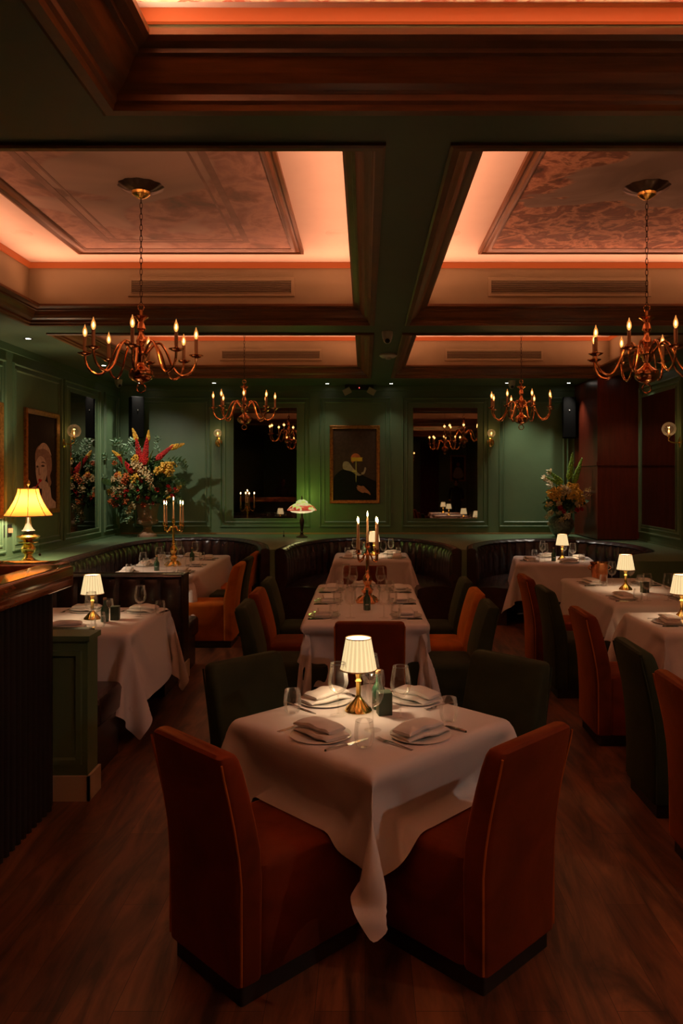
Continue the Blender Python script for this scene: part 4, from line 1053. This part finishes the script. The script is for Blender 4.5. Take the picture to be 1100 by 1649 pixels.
t = mk('ledge_pin', G().lathe([(.012, 0), (.012, .03), (.005, .035), (.005, .09), (.001, .095)], 10, close=True), 'black', loc=(-1.22, 11.55, ledge_z)); tag(t, 'tiny black upright post on the ledge, left of the stained-glass lamp', 'post')

# ------------------------------------------------------------------ flower arrangements
def spike(L, r, n=120, seed=0):
    g = G(); rd = random.Random(seed)
    g.tube([(0, 0, 0), (0, 0, L)], .006, 5)
    for i in range(n):
        u = (i+.5)/n; a = i*2.4; rr = r*(1-u)**.45*min(1, .4+u*4)
        z = L*(.12+.88*u)+rd.uniform(-.01, .01); g.sphere((rr*.75*math.cos(a), rr*.75*math.sin(a), z), r*.26*(1.25-u*.8)*rd.uniform(.7, 1.2), 5, 3)
    return g
def bloom(r, np=14, seed=0, curl=.5):
    g = G(); rd = random.Random(seed)
    for i in range(np):
        a = i*2.4; u = i/np; el = .25+1.1*(1-u); R = r*(.35+.65*u)
        d = Vector((math.cos(a)*math.cos(PI/2-el*1.0), math.sin(a)*math.cos(PI/2-el), math.sin(PI/2-el)+.2)).normalized()
        s = d.cross(Vector((0, 0, 1))).normalized(); w = R*.42
        p0 = Vector((0, 0, 0)); p1 = d*R*.55; p2 = d*R+Vector((0, 0, R*.12))
        g.add([p0, p1-s*w, p1+s*w+Vector((0, 0, .1*w)), p2-s*w*.5, p2+s*w*.5], [(0, 1, 2), (1, 3, 4, 2)])
    g.sphere((0, 0, r*.15), r*.25, 7, 5)
    return g
def cluster(r, n, br, seed=0):
    g = G(); rd = random.Random(seed)
    for i in range(n):
        d = Vector((rd.gauss(0, 1), rd.gauss(0, 1), rd.gauss(0, 1))).normalized()*r*rd.random()**.4
        g.sphere(d, br*rd.uniform(.6, 1.2), 5, 3)
    return g
def sprig(L, n, lw, seed=0):
    g = G(); rd = random.Random(seed); pts = [Vector((rd.uniform(-.02, .02)*i, .0, L*i/6)) for i in range(7)]
    g.tube(pts, .003, 4)
    for i in range(n):
        u = .2+.8*i/n; p = Vector((pts[int(u*5.99)].x, 0, L*u)); a = i*2.4; ll = lw*rd.uniform(.8, 1.4)
        d = Vector((math.cos(a), math.sin(a), .6)).normalized(); s = d.cross(Vector((0, 0, 1))).normalized()
        g.add([p, p+d*ll*.5-s*ll*.3, p+d*ll, p+d*ll*.5+s*ll*.3], [(0, 1, 2, 3)])
    return g
def leafblade(L, w):
    g = G(); vs = []
    for i in range(9):
        u = i/8; ww = w*math.sin(PI*min(1, u*.9+.08)); vs += [(-ww, .12*L*u*u, L*u), (0, .12*L*u*u+.01, L*u), (ww, .12*L*u*u, L*u)]
    g.add(vs, [(i*3+k, i*3+k+1, i*3+k+4, i*3+k+3) for i in range(8) for k in (0, 1)]); return g
def aim(o, d):
    o.rotation_euler = Vector(d).normalized().to_track_quat('Z', 'Y').to_euler()
def bouquet(loc, label, spec, foliage, seed):
    t = thing('flower_bouquet', label, 'flowers', loc)
    rd = random.Random(seed)
    sz = foliage[1]/.5
    for (nm, gfn, m, lst) in spec:          # fill the mass between the placed blooms
        if nm in ('crimson_rose', 'orange_blossom', 'golden_orchid', 'cream_hydrangea'):
            for k in range(6):
                a = rd.uniform(PI*.95, PI*2.05); e = rd.uniform(-.55, .9); R_ = foliage[1]*rd.uniform(.75, 1.0)
                d = (math.cos(a)*math.cos(e), math.sin(a)*math.cos(e)*.6, math.sin(e)*.9)
                lst.append((d[0]*R_, d[1]*R_*.9, foliage[2]+d[2]*R_, d, rd.uniform(.4, .75)*min(1, sz+.2)))
    for (nm, gfn, m, lst) in spec:
        base = None
        for (x, y, z, d, s) in lst:
            if base is None: base = mk(nm, gfn(), m, t, True); o = base
            else: o = base.copy(); COL.objects.link(o)
            o.parent = t; o.location = (x, y, z); aim(o, d); o.scale = (s, s, s)
            o.rotation_euler.rotate_axis('Z', rd.random()*6)
    g = G()
    for i in range(foliage[0]):
        a = rd.random()*2*PI; el = rd.uniform(-.5, 1.4); R = foliage[1]*rd.uniform(.35, 1)
        c = Vector((math.cos(a)*math.cos(el)*R, math.sin(a)*math.cos(el)*R*.75, math.sin(el)*R+foliage[2]))
        if loc[0]+c.x < -3.73 or loc[0]+c.x > 3.17: continue
        dd = Vector((rd.gauss(0, 1), rd.gauss(0, 1), rd.gauss(0, 1))).normalized(); s = dd.cross(Vector((0, .3, 1))).normalized(); l = rd.uniform(.05, .11)
        g.add([c, c+dd*l*.5-s*l*.28, c+dd*l, c+dd*l*.5+s*l*.28], [(0, 1, 2, 3)])
    f = mk('foliage', g, 'leaf', t, False); f['kind'] = 'stuff'
    return t
# scale of the left arrangement: 1 px in the photo = 9.4 mm; centre of mass at px (245,775)
S = .0093
def pp(px, py, cx, cy): return ((px-cx)*S, (cy-py)*S)
def flw(lst, cx, cy, depth=.25, s=1, seed=1, out=True, R0=None):
    rd = random.Random(seed); res = []
    for q in lst:
        x, z = pp(q[0], q[1], cx, cy); sc = q[2] if len(q) > 2 else 1
        rr = min(.98, math.hypot(x, z-.45)/.62); y = -depth*(1-rr*rr)**.5*1.1+rd.uniform(-.03, .03)
        res.append((x, y, z, (x, y-.15, (z-.35)), sc*s))
    return res
cx, cy = 243, 814
urn = thing('garden_urn', 'sandstone pedestal urn in the far left corner of the ledge', 'urn', (-3.28, 11.60, ledge_z))
mk('urn_bowl', G().lathe([(.05, .16), (.09, .175), (.155, .20), (.165, .24), (.145, .27), (.14, .30), (.155, .40), (.175, .47), (.19, .485), (.185, .50), (.16, .49), (.13, .35), (.001, .33)], 40, wob=lambda a, z: .02*math.cos(14*a) if z < .27 else 0), 'stone', urn)
mk('urn_foot', G().lathe([(.001, 0), (.14, 0), (.14, .03), (.11, .045), (.07, .09), (.055, .13), (.07, .15), (.05, .165)], 32), 'stone', urn)
def sp_list(lst):
    r = []
    for (x0, y0, x1, y1, s) in lst:
        a = pp(x0, y0, cx, cy); b = pp(x1, y1, cx, cy); y = -.16
        r.append((a[0], y, a[1], (b[0]-a[0], -.05, b[1]-a[1]), s))
    return r
spec = [
 ('red_torch_flower', lambda: spike(.50, .065, 230), 'fred', sp_list([(243, 760, 234, 702, 1.0), (245, 755, 252, 706, .95), (232, 765, 210, 738, .8), (262, 742, 292, 718, .75)])),
 ('yellow_flower_tip', lambda: spike(.24, .045, 110), 'fyel', sp_list([(235, 712, 230, 693, .9), (252, 712, 254, 700, .8), (284, 722, 310, 715, 1.1), (211, 738, 205, 732, .8)])),
 ('crimson_rose', lambda: bloom(.075), 'fred', flw([(224, 788), (240, 786, .8), (267, 786, 1.1), (222, 793, .9), (288, 795), (283, 781, .8), (253, 798), (246, 809), (278, 803, .8), (240, 800, .8), (205, 800, .7), (215, 808, .6), (292, 785, .7), (262, 806, .7)], cx, cy)),
 ('orange_blossom', lambda: cluster(.065, 50, .016, 4), 'fora', flw([(222, 768), (216, 775, .8), (206, 764, .7), (200, 745, .6), (196, 811, .8), (190, 806, .7), (220, 806, .8), (240, 800, .7), (246, 811, .7), (198, 796, .6), (295, 788, .6)], cx, cy, seed=3)),
 ('golden_orchid', lambda: cluster(.08, 46, .020, 5), 'fyel', flw([(235, 770, .9), (281, 752), (290, 750), (270, 757, .8), (235, 738, .7), (286, 760, .8), (207, 765, .7), (236, 775, .6)], cx, cy, seed=4)),
 ('cream_hydrangea', lambda: cluster(.08, 60, .018, 6), 'fcre', flw([(237, 750), (245, 757), (234, 744, .7), (252, 765), (256, 772, .8), (210, 770, .8), (214, 786, .8), (231, 782, .6), (259, 784, .6), (200, 770, .7), (226, 813, .8), (222, 822, .7), (220, 831, .5)], cx, cy, seed=5)),
 ('eucalyptus_sprig', lambda: sprig(.34, 40, .062, 2), 'leafp', sp_list([(215, 745, 204, 708, 1.1), (222, 740, 214, 716, 1), (228, 740, 232, 718, .9), (210, 755, 192, 733, 1), (268, 735, 268, 712, .9), (275, 740, 300, 742, 1.1), (285, 745, 308, 748, .9), (285, 765, 297, 772, .9), (200, 775, 188, 770, .9), (285, 800, 298, 803, .8), (232, 812, 222, 835, .8)])),
 ('broad_leaf', lambda: leafblade(.34, .06), 'lime', sp_list([(251, 752, 257, 727, .8)])),
 ('dark_leaf', lambda: leafblade(.34, .06), 'leaf', sp_list([(268, 770, 276, 742, .8), (225, 765, 215, 745, .9), (200, 780, 190, 775, .8), (275, 775, 292, 768, .8), (260, 765, 268, 735, .9)])),
]
bouquet((-3.28, 11.50, ledge_z+.46), 'huge red, yellow and cream flower arrangement in the sandstone urn', spec, (1900, .53, .24), 11)
pot = thing('round_vase', 'round dark patterned vase on the ledge beside the mahogany pier', 'vase', (2.93, 11.50, ledge_z))
mk('vase_body', G().lathe([(.001, 0), (.08, 0), (.09, .015), (.15, .08), (.19, .17), (.185, .24), (.14, .30), (.09, .32), (.085, .34), (.10, .355), (.09, .355), (.07, .33), (.001, .25)], 40), 'pot', pot)
cx, cy = 900, 832
spec = [
 ('green_foxtail_frond', lambda: spike(.42, .05, 200), 'lime', sp_list([(905, 780, 908, 748, 1.05), (912, 785, 922, 750, 1.0), (898, 782, 882, 770, .8), (896, 784, 878, 776, .7)])),
 ('golden_orchid', lambda: cluster(.08, 46, .020, 5), 'fyel', flw([(878, 796), (885, 793), (912, 792), (918, 797), (908, 800, .9), (922, 806, .8), (884, 803, .8), (906, 785, .7), (915, 786, .6), (928, 812, .6), (875, 800, .6)], cx, cy, .2, seed=7)),
 ('cream_hydrangea', lambda: cluster(.075, 60, .018, 6), 'fcre', flw([(896, 790), (894, 798, .8), (902, 793, .7), (920, 812, .8), (888, 812, .6), (902, 832, .7), (896, 838, .6), (875, 812, .6), (878, 828, .6), (926, 803, .5)], cx, cy, .2, seed=8)),
 ('crimson_rose', lambda: bloom(.08), 'fred', flw([(891, 816, 1.2), (896, 822, .9), (915, 820, .9), (923, 819, .8)], cx, cy, .2, seed=9)),
 ('palm_frond', lambda: sprig(.30, 40, .05, 3), 'fcre', sp_list([(880, 792, 868, 772, 1.0), (884, 790, 872, 777, .9), (925, 795, 937, 790, .8), (925, 800, 935, 800, .7), (880, 820, 872, 832, .8)])),
 ('dark_leaf', lambda: leafblade(.25, .05), 'leaf', sp_list([(918, 815, 932, 808, .8), (885, 815, 873, 808, .8), (905, 810, 903, 790, .8)])),
]
bouquet((2.93, 11.42, ledge_z+.33), 'yellow and green flower arrangement in the round patterned vase', spec, (700, .27, .16), 12)

# ------------------------------------------------------------------ the part of the room behind the camera, seen in the mirrors
def to_front(g, Y):
    g.v = [(x, Y+h, z) for (x, z, h) in g.v]; return g
_d = dict
pk = pc('pale_dress', (.5, .42, .32))
t = thing('framed_picture', 'gilt-framed painting of a lady, seen only as a reflection in the right mirror', 'picture', (0, 0, 0))
mk('picture_frame', to_front(frame_loop((3.26, 3.84, 1.68, 2.68), [(0, 0), (0, .03), (.02, .04), (.05, .03), (.06, .03), (.06, 0)]), YF), 'gilt', t)
cv = mk('canvas', to_front(G().box(3.31, 3.79, 1.73, 2.63, .002, .01), YF), pmd, t, False)
mk('painted_dress', to_front(blob([(3.36, 1.85), (3.40, 2.08), (3.47, 2.2), (3.62, 2.2), (3.72, 2.05), (3.74, 1.85), (3.55, 1.78)], .0125), YF), pk, cv)
mk('painted_head', to_front(blob(circ(3.55, 2.32, .06, .08), .0125), YF), pskin, cv)
g = G(); rg = []
for k in range(61):
    x = 2.1+.7*k/60; y = YF+.10+.035*math.sin(k*1.05); rg.append((x, y))
g.add([(x, y, z) for x, y in rg for z in (.05, 3.15)]+[(x, y-.01, z) for x, y in rg for z in (.05, 3.15)], [(2*i, 2*i+2, 2*i+3, 2*i+1) for i in range(60)]+[(122+2*i, 122+2*i+1, 122+2*i+3, 122+2*i+2) for i in range(60)])
tag(mk('curtain', g, mat('dark_red_curtain', (.12, .012, .010), .8)), 'dark red curtain on the far wall, seen only in the right mirror', 'curtain')
for x, y, nm in ((2.40, 2.55, 'first'), (2.40, 1.0, 'second')):
    t = thing('dining_table', 'dining table under white cloth %s beyond the right frame edge' % nm, 'table', (x, y, 0))
    mk('tabletop', G().box(-.45, .45, -.41, .41, .70, .744), 'mahog', t, False); mk('leg', G().lathe([(.22, 0), (.22, .02), (.05, .035), (.035, .66), (.12, .70)], 20, close=True), 'black', t)
    c = bpy.data.objects.new('tablecloth', m2); COL.objects.link(c); c.location = (x, y, 0); tag(c, 'white tablecloth on the %s table outside the right frame edge' % nm, 'tablecloth')
    lamp(x-.05, y, 'pleated table lamp on the %s table outside the right frame edge' % nm, 4.5)
chair('rust', 1.5, 1.4, 0, 'rust velvet chair outside the frame at the right row')
def person(label, loc, rz, joints, rad, skin_m, top_m, hair_m, hair=True):
    t = thing('person', label, 'person', loc, rz)
    me = bpy.data.meshes.new('body'); ids = list(joints); 
    E = [('pel', 'che'), ('che', 'nek'), ('nek', 'hed'), ('che', 'shl'), ('shl', 'ell'), ('ell', 'hal'), ('che', 'shr'), ('shr', 'elr'), ('elr', 'har'), ('pel', 'hil'), ('hil', 'knl'), ('knl', 'anl'), ('anl', 'tol'), ('pel', 'hir'), ('hir', 'knr'), ('knr', 'anr'), ('anr', 'tor')]
    me.from_pydata([joints[k] for k in ids], [(ids.index(a), ids.index(b)) for a, b in E], [])
    o = bpy.data.objects.new('body', me); COL.objects.link(o); o.parent = t
    m = o.modifiers.new('skin', 'SKIN'); lay = me.skin_vertices[0].data
    for i, k in enumerate(ids): lay[i].radius = rad[k]; lay[i].use_root = (k == 'pel')
    o.modifiers.new('sub', 'SUBSURF').render_levels = 2; me.materials.append(top_m)
    h = joints['hed']; g = G()
    hd = [(.001, -.115), (.045, -.11), (.066, -.06), (.076, .0), (.078, .05), (.066, .095), (.035, .12), (.001, .126)]
    g.lathe(hd, 20); g.v = [(x, y*1.15, z) for x, y, z in g.v]
    head = mk('head', g, skin_m, t, True, h)
    mk('nose', G().loft([[(-.004, .085, .03), (.004, .085, .03), (0, .092, .03)], [(-.014, .085, -.02), (.014, .085, -.02), (0, .112, -.018)]]), skin_m, head)
    for sx in (-1, 1): mk('ear', G().sphere((sx*.08, -.005, .0), .018, 8, 6, 1.6), skin_m, head); mk('eye', G().sphere((sx*.03, .083, .025), .009, 8, 6), hair_m, head)
    mk('mouth', G().box(-.02, .02, .082, .088, -.056, -.048), pskin, head, False)
    if hair:
        q = G().lathe([(.083, -.02), (.088, .04), (.078, .10), (.042, .135), (.001, .142)], 20); q.v = [(x, y*1.15-.012, z) for x, y, z in q.v]; mk('hair', q, hair_m, head)
    for sd in ('hal', 'har'):
        p = Vector(joints[sd]); g = G().sphere(tuple(p), .038, 10, 7, .7)
        for f in range(4): g.tube([p+Vector((-.022+.015*f, .02, 0)), p+Vector((-.026+.017*f, .065, -.004)), p+Vector((-.026+.017*f, .095-.006*abs(f-1.4), -.02))], [.009, .008, .006], 6)
        g.tube([p+Vector((.02, 0, 0)), p+Vector((.05, .03, 0)), p+Vector((.055, .055, -.01))], [.011, .009, .007], 6)
        mk('hand', g, skin_m, t)
    return t
J = dict(pel=(0, 0, .95), che=(0, 0, 1.30), nek=(0, .0, 1.50), hed=(0, .02, 1.64), shl=(-.19, 0, 1.43), ell=(-.25, .03, 1.15), hal=(-.22, .22, 1.03), shr=(.19, 0, 1.43), elr=(.25, .03, 1.15), har=(.22, .22, 1.03), hil=(-.10, 0, .90), knl=(-.11, .02, .50), anl=(-.11, -.01, .09), tol=(-.12, .15, .035), hir=(.10, 0, .90), knr=(.11, .02, .50), anr=(.11, -.01, .09), tor=(.12, .15, .035))
RD = dict(pel=(.15, .11), che=(.17, .11), nek=(.055, .055), hed=(.06, .06), shl=(.065, .065), ell=(.047, .047), hal=(.028, .028), shr=(.065, .065), elr=(.047, .047), har=(.028, .028), hil=(.095, .095), knl=(.062, .062), anl=(.042, .042), tol=(.03, .03), hir=(.095, .095), knr=(.062, .062), anr=(.042, .042), tor=(.03, .03))
sk = mat('skin', (.42, .22, .14), .5, var=.1); blk = mat('black_suit', (.010, .010, .011), .8); gry = mat('grey_jacket', (.14, .13, .11), .8); hairm = mat('dark_hair', (.01, .008, .006), .6)
person('person in dark clothes standing, reflected in the right mirror', (3.25, -3.3, 0), .2, J, RD, sk, blk, hairm)
J2 = dict(J); J2.update(hal=(-.10, .20, 1.50), ell=(-.26, .16, 1.22))
person('bald person in a grey jacket at the bar, hand raised, reflected in the left mirror', (-2.95, -3.4, 0), -.5, J2, RD, sk, gry, hairm, False)

chandelier(1.2, -.5, 'brass chandelier behind the camera, seen only in the mirrors', 2.255)
